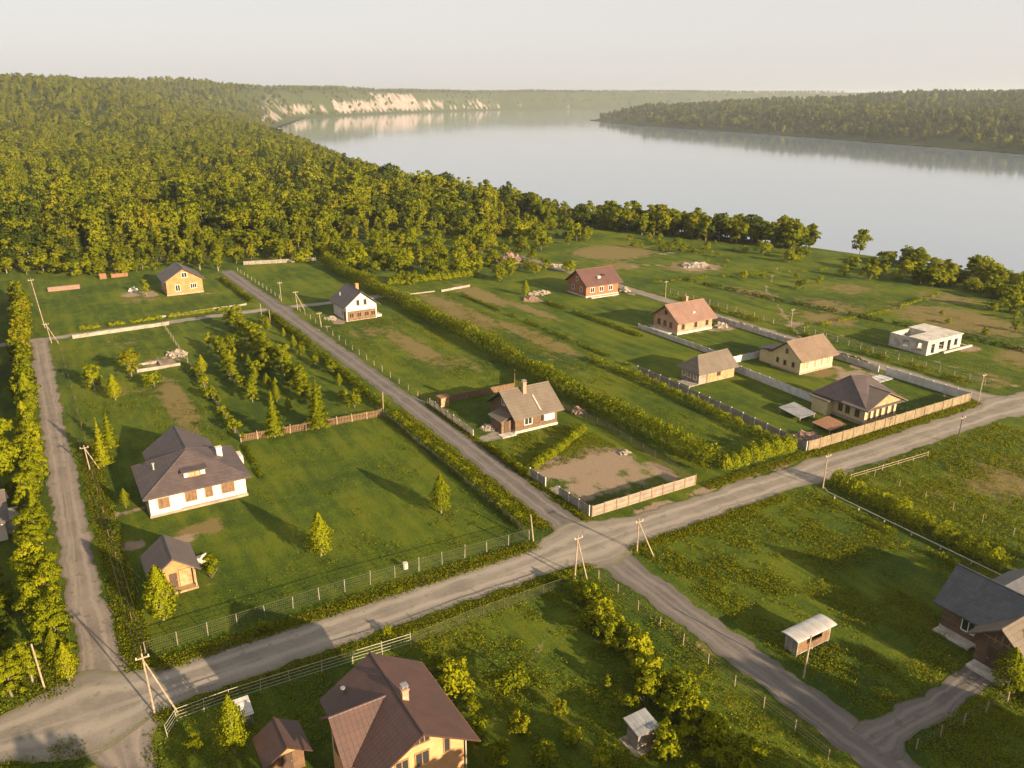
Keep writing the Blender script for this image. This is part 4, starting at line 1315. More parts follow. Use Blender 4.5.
MB().box(98.6, 100.9, 101.2, 104.6, -.05, .18).build('deck', WOODGREY, h)

# 10 cream house with tan gable roof
h = thing('cream_house', 'cream house with tan gable roof between the back lane and white panel fence', 'house', 126, 99)
wall_gable(h, CREAM, 121.4, 130.8, 95.6, 102.4, 0, 3.05, 5.5, 'x')
plinth(h, 121.4, 130.8, 95.6, 102.4, .35)
rf = roof_gable(h, RF_TAN, 120.9, 131.5, 94.8, 103.2, 2.75, 5.85, 'x')
for a, ww in ((123.0, 1.6), (125.6, .8), (127.5, .8), (129.4, 1.0)):
    window(h, '-y', 95.6, a, 1.6, ww, 1.5, FRAME_W, 1 if ww > .9 else 0, board=WOODTAN)
for a, z in ((97.2, 1.6), (99.2, 1.5), (101.0, 1.6), (99.0, 3.9)):
    window(h, '-x', 121.4, a, z, .55, .9, FRAME_B, 0)
MB().box(121.9, 126.0, 102.4, 106.0, 0, 2.6).build('annexe', CREAM, h)
MB().add([(121.4, 102.5, 3.4), (126.5, 102.5, 3.4), (126.5, 106.5, 2.6), (121.4, 106.5, 2.6), (121.4, 102.5, 3.25), (126.5, 102.5, 3.25), (126.5, 106.5, 2.45), (121.4, 106.5, 2.45)], [(0, 1, 2, 3), (7, 6, 5, 4), (0, 4, 5, 1), (1, 5, 6, 2), (2, 6, 7, 3), (3, 7, 4, 0)]).build('annexe_roof', RF_PLUM, h)
MB().tube((121.2, 95.4, .2), (121.2, 95.4, 2.7), .1).build('corner_post', METALW, h)

# 11 corner house with hip roof
h = thing('corner_house', 'cream house with dark hipped roof and wooden front gable behind the yellow plank fence', 'house', 114, 78)
MB().box(110.1, 118.2, 73.1, 82.0, 0, 3.0).build('wall', CREAM, h)
plinth(h, 110.1, 118.2, 73.1, 82.0, .55, PLINTH, .07)
rf = roof_hip(h, RF_PLUM, 109.2, 119.1, 72.2, 82.9, 2.95, 6.5, (112.9, 78.6), (115.6, 77.6))
fg = MB().extrude([(109.3, 2.98), (114.15, 5.05), (119.0, 2.98)], 'y', 72.45, 72.62)
fg.build('front_gable', WOODTAN, h)
roof_gable(h, RF_TANG, 109.0, 119.3, 71.9, 77.0, 3.02, 5.3, 'y', name='gable_roof')
for a in (111.2, 112.6, 114.0, 115.6, 117.2):
    window(h, '-y', 73.1, a, 1.6, .55, 1.6, FRAME_B, 0)
for a in (74.5, 76.3, 77.7, 79.6):
    window(h, '-x', 110.1, a, 1.75, .7, 1.2, FRAME_B, 1)
MB().box(108.6, 110.05, 79.2, 82.2, 0, 2.5).build('porch', CREAM, h)
MB().box(108.3, 110.08, 78.9, 82.5, 2.5, 2.64).build('porch_roof', RF_TANG, h)

# 12 unfinished block shell
h = thing('block_shell', 'unfinished pale concrete block shell, half of it roofless, beyond the back lane', 'building', 159, 94.5)
m = MB()


def wall_run(m, axis, c, th, lo, hi, z1, holes):
    cur = lo
    for a, b, z0, zt in sorted(holes) + [(hi, hi, 0, 0)]:
        if a > cur:
            (m.box(cur, a, c, c + th, -.2, z1) if axis == 'x' else m.box(c, c + th, cur, a, -.2, z1))
        if b > a:
            for q0, q1 in ((-.2, z0), (zt, z1)):
                if q1 - q0 > .02:
                    (m.box(a, b, c, c + th, q0, q1) if axis == 'x' else m.box(c, c + th, a, b, q0, q1))
        cur = max(cur, b)


wall_run(m, 'y', 153.4, .35, 90.4, 99.0, 2.9, [(91.6, 92.9, .7, 2.3), (94.4, 96.0, .5, 2.2), (97.2, 97.9, .9, 2.1)])
wall_run(m, 'x', 90.4, .35, 153.76, 164.9, 2.9, [(154.8, 156.0, .2, 2.2), (157.4, 159.2, .6, 2.3), (160.4, 161.6, .0, 2.3), (162.8, 164.0, .7, 2.2)])
wall_run(m, 'y', 164.91, .35, 90.4, 99.0, 2.9, [(93, 94.4, .7, 2.2)])
wall_run(m, 'x', 98.66, .34, 153.76, 164.9, 2.9, [(158, 159.4, .7, 2.2)])
wall_run(m, 'x', 94.6, .3, 153.76, 164.9, 2.88, [(156, 157, 0, 2.1)])
wall_run(m, 'y', 159.6, .3, 94.91, 98.65, 2.88, [])
m.build('wall', CONC, h)
MB().box(153.2, 165.5, 90.2, 94.75, 2.91, 3.12).box(159.7, 165.5, 94.76, 99.2, 2.91, 3.12).build('roof_slab', CONC, h)
MB().box(153.8, 164.9, 90.8, 98.6, -.1, .1).build('floor_slab', CONC, h)
MB().box(158, 168, 89.3, 89.7, -.1, .35).box(166.5, 166.9, 89.7, 96, -.1, .35).build('footing', CONC, h)

# 13 dark house on the right edge
h = thing('slate_house', 'dark brown house with blue-grey slate roof and gabled porch at the right edge', 'house', 73, 30)
wall_gable(h, WOODH, 71.3, 75.6, 21.0, 35.5, 0, 3.2, 5.9, 'y')
plinth(h, 71.3, 75.6, 21.0, 35.5, .4, CONC)
roof_gable(h, RF_SLATE, 70.5, 76.4, 20.4, 36.2, 2.95, 6.3, 'y')
wall_gable(h, WOODH, 69.3, 71.9, 26.7, 31.0, 0, 3.0, 4.75, 'x').name = 'porch_wall'
roof_gable(h, RF_TANG, 68.5, 73.2, 25.9, 31.8, 2.85, 5.1, 'x', name='porch_roof')
lat = MB()
for i in range(5):
    a = 27.6 + i * .62
    lat.box(69.2, 69.28, a - .05, a + .05, 3.0, 4.2 - abs(i - 2) * .42)
lat.box(69.2, 69.28, 27.2, 30.5, 3.25, 3.34)
lat.build('gable_lattice', WOODTAN, h)
door(h, '-x', 69.3, 29.2, 1.5, 2.2)
window(h, '-x', 71.3, 32.9, 1.8, 1.2, 1.2, FRAME_W, 1)
window(h, '-x', 71.3, 24.0, 1.8, 1.2, 1.2, FRAME_W, 1)
wall_gable(h, WOODH, 75.7, 82, 30, 34.8, 0, 3.0, 4.8, 'x').name = 'rear_wall'
roof_gable(h, RF_SLATE, 75.0, 82.6, 29.3, 35.5, 2.8, 5.2, 'x', name='rear_roof')
MB().box(67.8, 69.2, 27.6, 30.8, -.05, .3).box(70.2, 71.2, 32.0, 35.6, -.05, .2).build('step', CONC, h)

# 14 house on the left edge
h = thing('white_cottage', 'white walled cottage with grey roof cut off by the left edge', 'cottage', -11, 105.5)
wall_gable(h, WHITEP, -15.0, -8.5, 103.2, 108.4, 0, 2.9, 5.0, 'x')
roof_gable(h, RF_PLUMY, -15.6, -7.9, 102.4, 109.2, 2.7, 5.4, 'x')
window(h, '-y', 103.2, -10.2, 1.6, .9, 1.2, FRAME_B, 1)
window(h, '+x', -8.5, 105.0, 1.6, .8, 1.1, FRAME_B, 1)
MB().box(-8.45, -6.4, 104.6, 107.6, 0, 1.9).build('annexe', CONC, h)
MB().box(-8.45, -6.2, 104.4, 107.8, 1.9, 2.02).build('annexe_roof', RF_SHEET, h)

# small sheds and shelters
h = thing('shelter', 'little timber shelter with a curved pale metal roof on the meadow by the road', 'shelter', 57.6, 40.5)
MB().box(55.3, 60.0, 41.1, 41.25, .3, 1.95).box(55.3, 55.45, 39.8, 41.1, .3, 1.95).box(59.85, 60.0, 39.8, 41.1, .3, 1.95).box(55.3, 60, 39.8, 41.25, .2, .3).build('wall', WOODGREY, h)
MB().box(55.45, 56.6, 39.8, 39.92, .3, 1.9).box(58.8, 59.84, 39.8, 39.92, .3, 1.9).box(56.6, 58.8, 39.8, 39.92, .3, 1.0).build('front_boards', WOODBROWN, h)
prof = [(40.5 + 1.05 * math.cos(a), 1.95 + .2 * math.sin(a)) for a in np.linspace(0.12, PI - .12, 13)]
prof += [(40.5 + 1.0 * math.cos(a), 1.9 + .19 * math.sin(a)) for a in np.linspace(PI - .12, .12, 13)]
MB().extrude(prof, 'x', 54.9, 60.4).build('curved_roof', RF_SHEET, h, smooth=False)
for x in (55.4, 57.65, 59.9):
    for yv in (39.9, 41.15):
        MB().box(x - .06, x + .06, yv - .06, yv + .06, -.1, .2).build('foot', WOODPOLE, h)

h = thing('outhouse', 'tiny plank outhouse with grey tin roof in the bushes at the bottom', 'outhouse', 35.9, 39.1)
MB().box(35.0, 36.8, 38.5, 39.9, .1, 1.85).build('wall', WOODGREY, h)
MB().box(34.5, 37.2, 38.0, 40.3, -.05, .1).build('platform', WOODGREY, h)
MB().add([(34.75, 38.2, 1.85), (37.05, 38.2, 1.85), (37.05, 40.2, 2.2), (34.75, 40.2, 2.2), (34.75, 38.2, 1.78), (37.05, 38.2, 1.78), (37.05, 40.2, 2.13), (34.75, 40.2, 2.13)], [(0, 1, 2, 3), (7, 6, 5, 4), (0, 4, 5, 1), (1, 5, 6, 2), (2, 6, 7, 3), (3, 7, 4, 0)]).build('roof', METALG, h)
door(h, '-y', 38.5, 36.1, .7, 1.6, .15, WOODTAN)

h = thing('well_canopy', 'small white roofed well canopy behind the rail fence at lower left', 'shelter', 8.3, 58.3)
MB().add([(7.2, 57.4, 1.25), (9.2, 57.4, 1.25), (9.2, 59.3, 1.75), (7.2, 59.3, 1.75), (7.2, 57.4, 1.17), (9.2, 57.4, 1.17), (9.2, 59.3, 1.67), (7.2, 59.3, 1.67)], [(0, 1, 2, 3), (7, 6, 5, 4), (0, 4, 5, 1), (1, 5, 6, 2), (2, 6, 7, 3), (3, 7, 4, 0)]).build('roof', RF_SHEET, h)
for x in (7.35, 9.05):
    for yv, zt in ((57.55, 1.2), (59.15, 1.62)):
        MB().box(x - .05, x + .05, yv - .05, yv + .05, -.05, zt).build('post', WOODPOLE, h)
MB().box(7.45, 8.95, 57.8, 59.1, -.05, .55).build('well_box', WOODGREY, h)

h = thing('shed', 'small dark shed with steep brown roof at the bottom left of the red-brown roofed house', 'shed', 10.1, 52.1)
wall_gable(h, WOODBROWN, 8.75, 11.45, 50.9, 53.3, 0, 2.05, 2.85, 'y')
roof_gable(h, RF_BROWNY, 8.2, 12.0, 50.2, 53.9, 1.9, 3.1, 'y', .1)
MB().extrude([(9.1, 2.05), (11.1, 2.05), (10.1, 2.7)], 'y', 50.8, 50.9).build('gable_boards', WOODTAN, h)
door(h, '-y', 50.9, 10.1, .9, 1.75)

h = thing('storage_box', 'small square orange-brown timber shed by the grey picket fence', 'shed', 56.0, 116.2)
MB().box(55.3, 56.8, 115.5, 116.9, 0, 1.6).build('wall', WOODTAN, h)
MB().box(55.1, 57.0, 115.3, 117.1, 1.6, 1.72).build('roof', RUST, h)
MB().box(55.28, 55.32, 115.9, 116.5, .1, 1.45).build('door', WOODBROWN, h)

h = thing('lean_to', 'low grey sheet roofed lean-to in the yard beside the dark hip roofed corner house', 'shelter', 104.5, 82)
MB().add([(102.8, 79.6, .55), (106.6, 79.6, .7), (106.6, 84.2, 1.2), (102.8, 84.2, 1.0), (102.8, 79.6, .47), (106.6, 79.6, .62), (106.6, 84.2, 1.12), (102.8, 84.2, .92)], [(0, 1, 2, 3), (7, 6, 5, 4), (0, 4, 5, 1), (1, 5, 6, 2), (2, 6, 7, 3), (3, 7, 4, 0)]).build('roof', METALG, h)
for x in (103, 106.4):
    for yv, zt in ((79.8, .5), (84, .95)):
        MB().box(x - .06, x + .06, yv - .06, yv + .06, -.05, zt).build('post', WOODPOLE, h)
h = thing('lean_to', 'low rust brown tarpaulin awning in the yard corner behind the yellow plank fence', 'shelter', 104.6, 75.6)
MB().add([(102.6, 73.6, .6), (106.6, 73.6, .8), (106.6, 77.2, 1.1), (102.6, 77.2, .8), (102.6, 73.6, .54), (106.6, 73.6, .74), (106.6, 77.2, 1.04), (102.6, 77.2, .74)], [(0, 1, 2, 3), (7, 6, 5, 4), (0, 4, 5, 1), (1, 5, 6, 2), (2, 6, 7, 3), (3, 7, 4, 0)]).build('awning', RUST, h)
for x in (102.8, 106.4):
    for yv, zt in ((73.8, .55), (77, .76)):
        MB().box(x - .05, x + .05, yv - .05, yv + .05, -.05, zt).build('post', WOODPOLE, h)


def pile(name, label, cat, u, v, ru, rv, hgt, n, mat, seed, size=.5):
    rr = random.Random(seed)
    m = MB()
    for i in range(n):
        a, q = rr.uniform(0, 6.28), rr.random() ** .7
        x, y = u + math.cos(a) * ru * q, v + math.sin(a) * rv * q
        z = hgt * (1 - q) * rr.uniform(.5, 1)
        s = size * rr.uniform(.4, 1.2)
        M = Matrix.Rotation(rr.uniform(0, 3), 3, 'Z') @ Matrix.Rotation(rr.uniform(-.6, .6), 3, 'X') @ Matrix.Rotation(rr.uniform(-.6, .6), 3, 'Y')
        vs = [M @ Vector((sx * s, sy * s * .6, sz * s * .35)) + Vector((x, y, z + s * .2)) for sz in (-1, 1) for sx, sy in ((-1, -1), (1, -1), (1, 1), (-1, 1))]
        m.add(vs, [(3, 2, 1, 0), (4, 5, 6, 7), (0, 1, 5, 4), (1, 2, 6, 5), (2, 3, 7, 6), (3, 0, 4, 7)])
    k = 14
    m.add([(u, v, hgt * .75)] + [(u + math.cos(i * 6.283 / k) * ru * .9, v + math.sin(i * 6.283 / k) * rv * .9, -.05) for i in range(k)], [(0, i + 1, (i + 1) % k + 1) for i in range(k)])
    return tag(m.build(name, mat, origin=(u, v, 0)), label, cat)


pile('rubble_pile', 'pinkish brick rubble pile in the grass near the red log house', 'rubble', 109.5, 172.6, 1.9, 1.5, 1.0, 60, PILE_RED, 1)
pile('rubble_pile', 'grey gravel heap beside the pink rubble near the red log house', 'rubble', 115.5, 177.5, 3.0, 2.0, .6, 50, PILE_GREY, 2)
pile('rubble_pile', 'reddish scrap heap in the fence corner of the dark hip roofed house', 'rubble', 97.9, 74.2, 2.4, 2.0, .9, 80, PILE_RED, 3)
pile('collapsed_cabin', 'collapsed cabin heap of rusty boards among bushes at the village edge', 'ruin', 131, 219.5, 4.2, 3.4, 2.6, 130, PILE_RED, 4, 1.0)
pile('rubble_pile', 'pale rubble strip in the scrub right of the collapsed cabin', 'rubble', 138, 206, 4.5, 1.6, .8, 60, PILE_GREY, 5)
pile('rubble_pile', 'heap of rubble at the right side of the red log house', 'rubble', 137.0, 168.0, 1.3, 1.6, .9, 50, PILE_GREY, 6)
pile('rubble_pile', 'grey stone heap right of the pink brick house', 'rubble', 133.4, 128.2, 1.8, 1.4, .7, 50, PILE_GREY, 7)
pile('rubble_pile', 'pale concrete debris on the tan clearing beyond the back lane', 'rubble', 178, 184, 4.5, 2.6, .5, 60, PALEWALL, 8, .8)
pile('rubble_pile', 'small heap of grey stones beside the foundation ruin', 'rubble', 21.5, 170.5, 2.0, 2.6, .7, 50, PILE_GREY, 9)
pile('rubble_pile', 'pile of rubble in front of the white gabled house by the lane', 'rubble', 58.6, 181.5, 1.6, 2.0, .5, 60, PILE_GREY, 10, .35)
pile('rubble_pile', 'red and grey firewood heap at the hedge behind the dark brown cottage', 'rubble', 73.9, 101.4, 1.1, 1.0, .9, 40, PILE_RED, 11, .4)
pile('rubble_pile', 'pale plaster sacks heap right of the small orange gabled cottage', 'rubble', 10.4, 86.4, .7, .6, .6, 14, WHITEP, 12, .45)
pile('rubble_pile', 'junk heap by the porch of the dark brown cottage', 'rubble', 57.6, 103.2, 1.1, 1.3, .6, 40, PILE_GREY, 13, .35)
pile('rubble_pile', 'dark stone spoil heap in the bare dirt plot', 'rubble', 70.4, 84.6, 1.0, .7, .35, 24, PILE_GREY, 14, .3)
m = MB()
m.box(13.2, 18.4, 162.2, 162.6, -.1, .6).box(18.4, 21.2, 162.6, 163.0, -.1, .5).box(13.2, 13.6, 162.6, 167, -.1, .45).box(13.6, 18, 166.6, 167, -.1, .4).box(17.6, 18, 162.6, 166.6, -.1, .5)
tag(m.build('foundation', PALEWALL, origin=(17, 164, 0)), 'pale low concrete foundation ruin in the far left plot', 'ruin')
tag(MB().box(1.7, 9.5, 248.2, 248.6, -.1, 1.2).build('low_wall', PILE_RED, origin=(2, 248, 0)), 'pinkish low wall before the wood at the far left', 'wall')
tag(MB().box(15.4, 17.2, 258.6, 259.0, -.1, 1.6).box(18.5, 23, 259.2, 259.6, -.1, 1.1).build('low_wall', RUST, origin=(16, 259, 0)), 'broken orange brick wall against the trees left of the orange house', 'wall')
m = MB()
for i in range(5):
    a = (128.6 + i * 1.3, 86.2 - i * .1)
    m.box(a[0], a[0] + 1.15, 84.8, 87.6, .02 + .01 * i, .10 + .01 * i)
tag(m.build('slab_stack', WHITEC, origin=(131, 86, 0)), 'flat pale concrete slabs lying inside the corner of the white panel fence', 'slabs')
m = MB().tube((29.8, 72.9, 0), (29.8, 72.9, .75), .3, .3, 12)
tag(m.build('barrel', WHITEP, origin=(29.8, 72.9, 0)), 'white barrel on the lawn just inside the mesh fence', 'barrel')

pile('rubble_pile', 'small bright white plaster heap on bare earth left of the orange brick house', 'rubble', 21.7, 237.6, .9, 1.3, .7, 14, WHITEP, 15, .6)


# ------------------------------------------------------------------ fences
def along(pts, step):
    out = []
    for (a, b) in zip(pts[:-1], pts[1:]):
        a, b = Vector(a), Vector(b)
        n = max(1, round((b - a).length / step))
        for i in range(n):
            out.append((tuple(a + (b - a) * i / n), tuple(a + (b - a) * (i + 1) / n)))
    return out


def fence(name, label, pts, h, style, mat, post=None, step=2.8, pr=.05, skip=(), cat='fence'):
    """posts and bays are parts; style picks what fills a bay"""
    rr = random.Random(len(label))
    f = thing(name, label, cat, pts[0][0], pts[0][1])
    bays = along(pts, step)
    post = post or mat
    ends = [b[0] for b in bays] + [bays[-1][1]]
    for i, p in enumerate(ends):
        ln = rr.uniform(-.09, .09)
        hh = h * rr.uniform(.92, 1.2)
        if style in ('panel', 'board'):
            MB().box(p[0] - pr, p[0] + pr, p[1] - pr, p[1] + pr, -.1, h + .08).build('post', post, f)
        else:
            MB().tube((p[0], p[1], -.1), (p[0] + ln * h, p[1] + ln * h * .7, hh), pr, pr * .9, 6).build('post', post, f)
    for i, (a, b) in enumerate(bays):
        if i in skip:
            continue
        m = MB()
        d = Vector((b[0] - a[0], b[1] - a[1]))
        L = d.length
        d /= L
        if style == 'panel':
            m.obox((a[0] + d.x * pr, a[1] + d.y * pr), (b[0] - d.x * pr, b[1] - d.y * pr), .08, 0, h * rr.uniform(.96, 1.0))
            nm = 'panel'
        elif style == 'board':
            k = max(2, int(L / .2))
            for j in range(k):
                c0 = Vector(a[:2]) + d * (L * (j + .04) / k)
                c1 = Vector(a[:2]) + d * (L * (j + .96) / k)
                m.obox(c0, c1, .035, .04, h * rr.uniform(.96, 1.0))
            m.obox(Vector(a[:2]) + Vector((-d.y, d.x)) * .04, Vector(b[:2]) + Vector((-d.y, d.x)) * .04, .05, h * .75, h * .82)
            nm = 'panel'
        elif style == 'picket':
            k = max(3, int(L / .24))
            for j in range(k):
                c0 = Vector(a[:2]) + d * (L * (j + .2) / k)
                c1 = Vector(a[:2]) + d * (L * (j + .75) / k)
                m.obox(c0, c1, .03, .05, h * rr.uniform(.92, 1.0))
            for z in (.3, .8):
                m.obox(a, b, .06, h * z, h * z + .07)
            nm = 'panel'
        elif style == 'rail':
            for j in range(4):
                z = h * (.25 + .25 * j)
                m.tube((*a[:2], z), (*b[:2], z), 0.02 if j < 3 else .03, k=5)
            nm = 'rail'
        elif style == 'mesh':
            for j in range(6):
                z = h * (.06 + .94 * j / 5)
                m.tube((*a[:2], z), (*b[:2], z), .012 if j < 5 else .028, k=4)
            k = int(L / .2)
            for j in range(1, k):
                c = Vector(a[:2]) + d * L * j / k
                m.tube((*c, .05), (*c, h), .009, k=3)
            nm = 'mesh'
        elif style == 'pole':
            m.tube((*a[:2], h * .9), (*b[:2], h * .9), .04, k=5).tube((*a[:2], h * .45), (*b[:2], h * .45), .035, k=5)
            nm = 'rail'
        else:
            for z in (.35, .68, .97):
                m.tube((*a[:2], h * z), (*b[:2], h * z), .013, k=4)
            nm = 'wire'
        m.build(nm, mat, f)
    return f


fence('rail_fence', 'white metal rail fence at the lower left in front of the red-brown roofed house', [(2.6, 59.8), (3.6, 61.2), (8.0, 61.3), (13.2, 61.0), (24.8, 60.2)], 1.35, 'rail', METALW, step=2.9, pr=.035)
fence('wire_fence', 'dark wire fence continuing right from the white rail fence', [(24.9, 60.2), (33, 60.6), (42.6, 60.5)], 1.3, 'mesh', WIREG, WIRE, 2.6)
fence('mesh_fence', 'long green mesh fence with posts along the gravel road below the big lawn', [(2.6, 71.9), (22.4, 72.1), (45.0, 70.9)], 1.45, 'mesh', WIREG, WOODGREY, 2.7, .05)
fence('slat_fence', 'brown slat fence with pale rail between orchard and big lawn', [(22.4, 118.2), (45.0, 117.0)], 1.3, 'picket', WOODBROWN, WOODPOLE, 2.4, .07)
fence('mesh_fence', 'brown mesh fence on the left side of the central road', [(45.1, 116.6), (45.2, 95), (45.2, 71.2)], 1.2, 'mesh', WIREG, WIRE, 2.5, .05)
fence('picket_fence', 'grey picket fence beside the small orange-brown shed', [(54.0, 117.5), (54.0, 101.6)], 1.35, 'picket', WOODGREY, WHITEC, 2.3, .07)
fence('picket_fence', 'grey picket fence along the bare dirt plot beside the central road', [(54.0, 85.0), (54.2, 81.4), (54.3, 78.2), (54.6, 71.9)], 1.5, 'board', WOODGREY, WHITEC, 2.2, .07, skip=(2,))
fence('panel_fence', 'sunlit tan concrete panel fence facing the gravel road', [(54.8, 71.6), (72.2, 71.5)], 1.55, 'panel', CONCP, RUST, 1.95, .08)
fence('wire_fence', 'thin grey wire fence between the bare dirt plot and the long hedge', [(72.3, 71.7), (73.6, 92.6), (72.6, 104)], 1.3, 'mesh', WIRE, WIRE, 2.8)
fence('plank_fence', 'long yellow plank fence around the corner house facing the road', [(94.3, 70.9), (135.2, 70.5)], 1.75, 'board', PLANKY, PLANKY, 2.6, .09)
fence('board_fence', 'grey weathered board fence running back from the yellow plank fence', [(94.1, 71.1), (95.6, 105.8), (95.4, 112)], 1.6, 'board', WOODGREY, WHITEC, 2.6, .08)
fence('panel_fence', 'white concrete panel fence between the tan cottage and the cream house', [(111.6, 82.6), (112.6, 106.8)], 1.5, 'panel', WHITEC, WHITEC, 2.4, .09)
fence('panel_fence', 'white panel fence at the back of the cream house yard', [(112.8, 107.4), (127.6, 107.2)], 1.4, 'panel', WHITEC, WHITEC, 2.4, .09)
fence('panel_fence', 'white panel fence along the back lane by the crossroads corner', [(135.7, 87.0), (135.7, 70.8)], 1.6, 'panel', WHITEC, WHITEC, 2.3, .09)
fence('panel_fence', 'grey stained panel fence along the back lane behind the cream house', [(136.2, 133), (136.0, 89)], 1.2, 'panel', CONC, WHITEC, 2.3, .09)
fence('panel_fence', 'grey panel fence in front of the pink brick house terrace', [(116.2, 137), (116.4, 112), (114, 108.2)], 1.1, 'panel', CONC, CONC, 2.4, .08)
fence('wire_fence', 'thin wire fence with posts beside the dirt lane on the left', [(1.4, 191), (1.8, 150), (1.8, 110), (2.2, 71.9)], 1.15, 'wire', WIRE, RUST, 6.5, .035)
fence('panel_fence', 'low white wall along the cross lane in the far left plot', [(4.3, 194.4), (24.2, 195.6)], .8, 'panel', PALEWALL, PALEWALL, 2.5, .09, cat='wall')
fence('panel_fence', 'low white wall before the orange brick house', [(23.6, 203.6), (35.4, 205), (44.4, 205.6)], .45, 'panel', PALEWALL, PALEWALL, 2.6, .08, cat='wall')
fence('panel_fence', 'short pale wall in the field behind the long hedge', [(93.6, 193), (103.2, 194.8)], 0.6, 'panel', PALEWALL, PALEWALL, 2.4, .09, cat='wall')
fence('wire_fence', 'thin pale dividing fence between the far left plot and the orchard', [(23.0, 194.8), (22.6, 150), (22.5, 119)], 1.1, 'pole', WOODPOLE, WOODPOLE, 3.4, .05)
fence('post_fence', 'wooden post fence on the right side of the central road', [(54.2, 192), (54.0, 155), (54.0, 118.2)], 1.05, 'wire', WIRE, WOODGREY, 4.3, .06)
fence('post_fence', 'pale post fence along the side lane leading to the wood', [(53.6, 208), (52.6, 250)], 1.05, 'wire', WIRE, WOODGREY, 3.8, .08)
fence('post_fence', 'rough post fence on the far side of the back lane', [(146.0, 74), (146.0, 118), (146.2, 160)], 1.2, 'pole', WOODGREY, WOODGREY, 3.0, .09)
fence('pole_fence', 'low pole fence at the roadside field corner on the right', [(91.8, 61.6), (108, 60.6)], .8, 'pole', WOODPOLE, WOODPOLE, 3.4, .06)
fence('wire_fence', 'wire fence running along the right-hand rough field', [(95.4, 60.4), (95.8, 34)], 1.0, 'wire', WIRE, WOODPOLE, 3.6, .05)
fence('wire_fence', 'thin fence along the bottom thicket beside the road', [(47.2, 60), (47.6, 30)], 1.1, 'wire', WOODPOLE, WOODPOLE, 3.4, .05)
fence('wire_fence', 'wire fence between driveway and meadow corner at the bottom right', [(54.6, 27.0), (66.5, 26.2)], 1.1, 'wire', WIRE, WOODPOLE, 3.2, .06)
fence('board_fence', 'dark wooden back fence behind the dark brown cottage garden', [(57.4, 117.2), (70.8, 117.0), (74.5, 123)], 1.2, 'board', WOODBROWN, WOODBROWN, 2.4, .06)
fence('board_fence', 'weathered fence before the wood at the far lane end', [(56.5, 258.5), (78, 253)], 1.2, 'board', WOODGREY, WOODPOLE, 2.6, .07)
fence('panel_fence', 'low white wall between lane and field behind the white gabled house', [(69, 195.2), (92, 194.2)], .3, 'panel', PALEWALL, PALEWALL, 2.6, .07, cat='wall')
p = thing('pipe_line', 'long white pipe running low above the grass across the right-hand meadow', 'pipe', 85.4, 60.8)
MB().tube((86.0, 61.4, .45), (85.3, 60.2, .45), .065).tube((85.3, 60.2, .45), (85.2, 16, .45), .065).build('pipe', METALW, p)
for i in range(12):
    MB().box(85.18, 85.3, 59 - i * 3.7, 59.12 - i * 3.7, -.05, .37).build('support', CONC, p)


# ------------------------------------------------------------------ poles
def pole(label, u, v, hgt, lean=(0, 0), brace=None, arm=True, mat=None, r=.09):
    o = thing('utility_pole', label, 'pole', u, v, tz(u, v))
    z = tz(u, v)
    top = (u + lean[0], v + lean[1], z + hgt)
    MB().tube((u, v, z - .2), top, r, r * .75, 8).build('post', mat or WOODPOLE, o)
    if brace:
        MB().tube((brace[0], brace[1], z - .2), (top[0] - lean[0] * .1, top[1] - lean[1] * .1, z + hgt * .9), r * .85, r * .7, 8).build('brace', mat or WOODPOLE, o)
    if arm:
        b = MB().box(top[0] - .55, top[0] + .55, top[1] - .16, top[1] - .06, top[2] - .42, top[2] - .32)
        ao = b.build('crossarm', WOODPOLE, o)
        for s in (-.48, .48):
            MB().tube((top[0] + s, top[1] - .11, top[2] - .32), (top[0] + s, top[1] - .11, top[2] - .18), .045).build('insulator', FRAME_W, ao)
    return o


pole('braced wooden pole at the lane crossing in the lower left', 2.1, 63.2, 6.2, (-.15, .2), (3.9, 62.2))
pole('twin legged wooden pole at the central crossroads', 44.8, 61.2, 5.5, (.35, .1), (46.1, 60.6))
pole('braced wooden pole at the meadow corner right of the central crossroads', 54.4, 62.2, 4.4, (0, 0), (55.4, 60.2))
pole('pale bare pole in front of the thicket at the lower left lane corner', -5.9, 71.7, 4.8, (-.2, .1), arm=False)
pole('short braced pole by the wire fence left of the plum roofed white house', 1.6, 119.2, 3.9, (-.2, .1), (2.9, 118.6))
pole('leaning pole at the corner of the mesh fence by the central crossroads', 45.3, 70.4, 3.6, (-.3, .2), arm=False)
pole('wooden pole where the white pipe meets the gravel road', 86.2, 61.7, 5.2, (.2, .1))
pole('thin dark pole by the rough field opposite the yellow plank fence', 115.8, 60.9, 4.8, (.1, 0), mat=WIRE)
pole('tall pole at the right end of the yellow plank fence', 136.0, 69.4, 5.4, (.3, .1))
pole('tallest pole standing before the wood at the far left', -.6, 207.5, 11.5, (-.9, .6))
pole('braced pole at the far left lane corner', .1, 193, 4.6, (-.4, .1), (1.4, 192))
pole('wooden pole on the far lane side by the tall grass near the side lane', 53.2, 205, 5.2)
pole('crossed braced pole at the junction before the white gabled house', 54.2, 194, 4.8, (-.2, .2), (55.6, 192.6))
pole('pale pole leaning in front of the curved roof shelter', 53.6, 37.5, 4.3, (.5, .2), arm=False)
pole('pole at the corner of brown slat fence and central road', 45.4, 117.2, 4.2, (.1, 0), arm=False)
pole('pole beside the back lane near the red log house', 140.9, 156, 4.8)
pole('pole beyond the back lane above the cream house', 146.4, 119.2, 4.6)
pole('short pole on the orchard side of the far junction', 44.6, 191.5, 3.4, arm=False)
pole('short pole second from the far junction on the orchard side', 45.2, 186.0, 3.0, arm=False)
pole('leaning pole by the rubble in front of the white gabled house', 54.1, 175.5, 3.6, (-.2, .3))

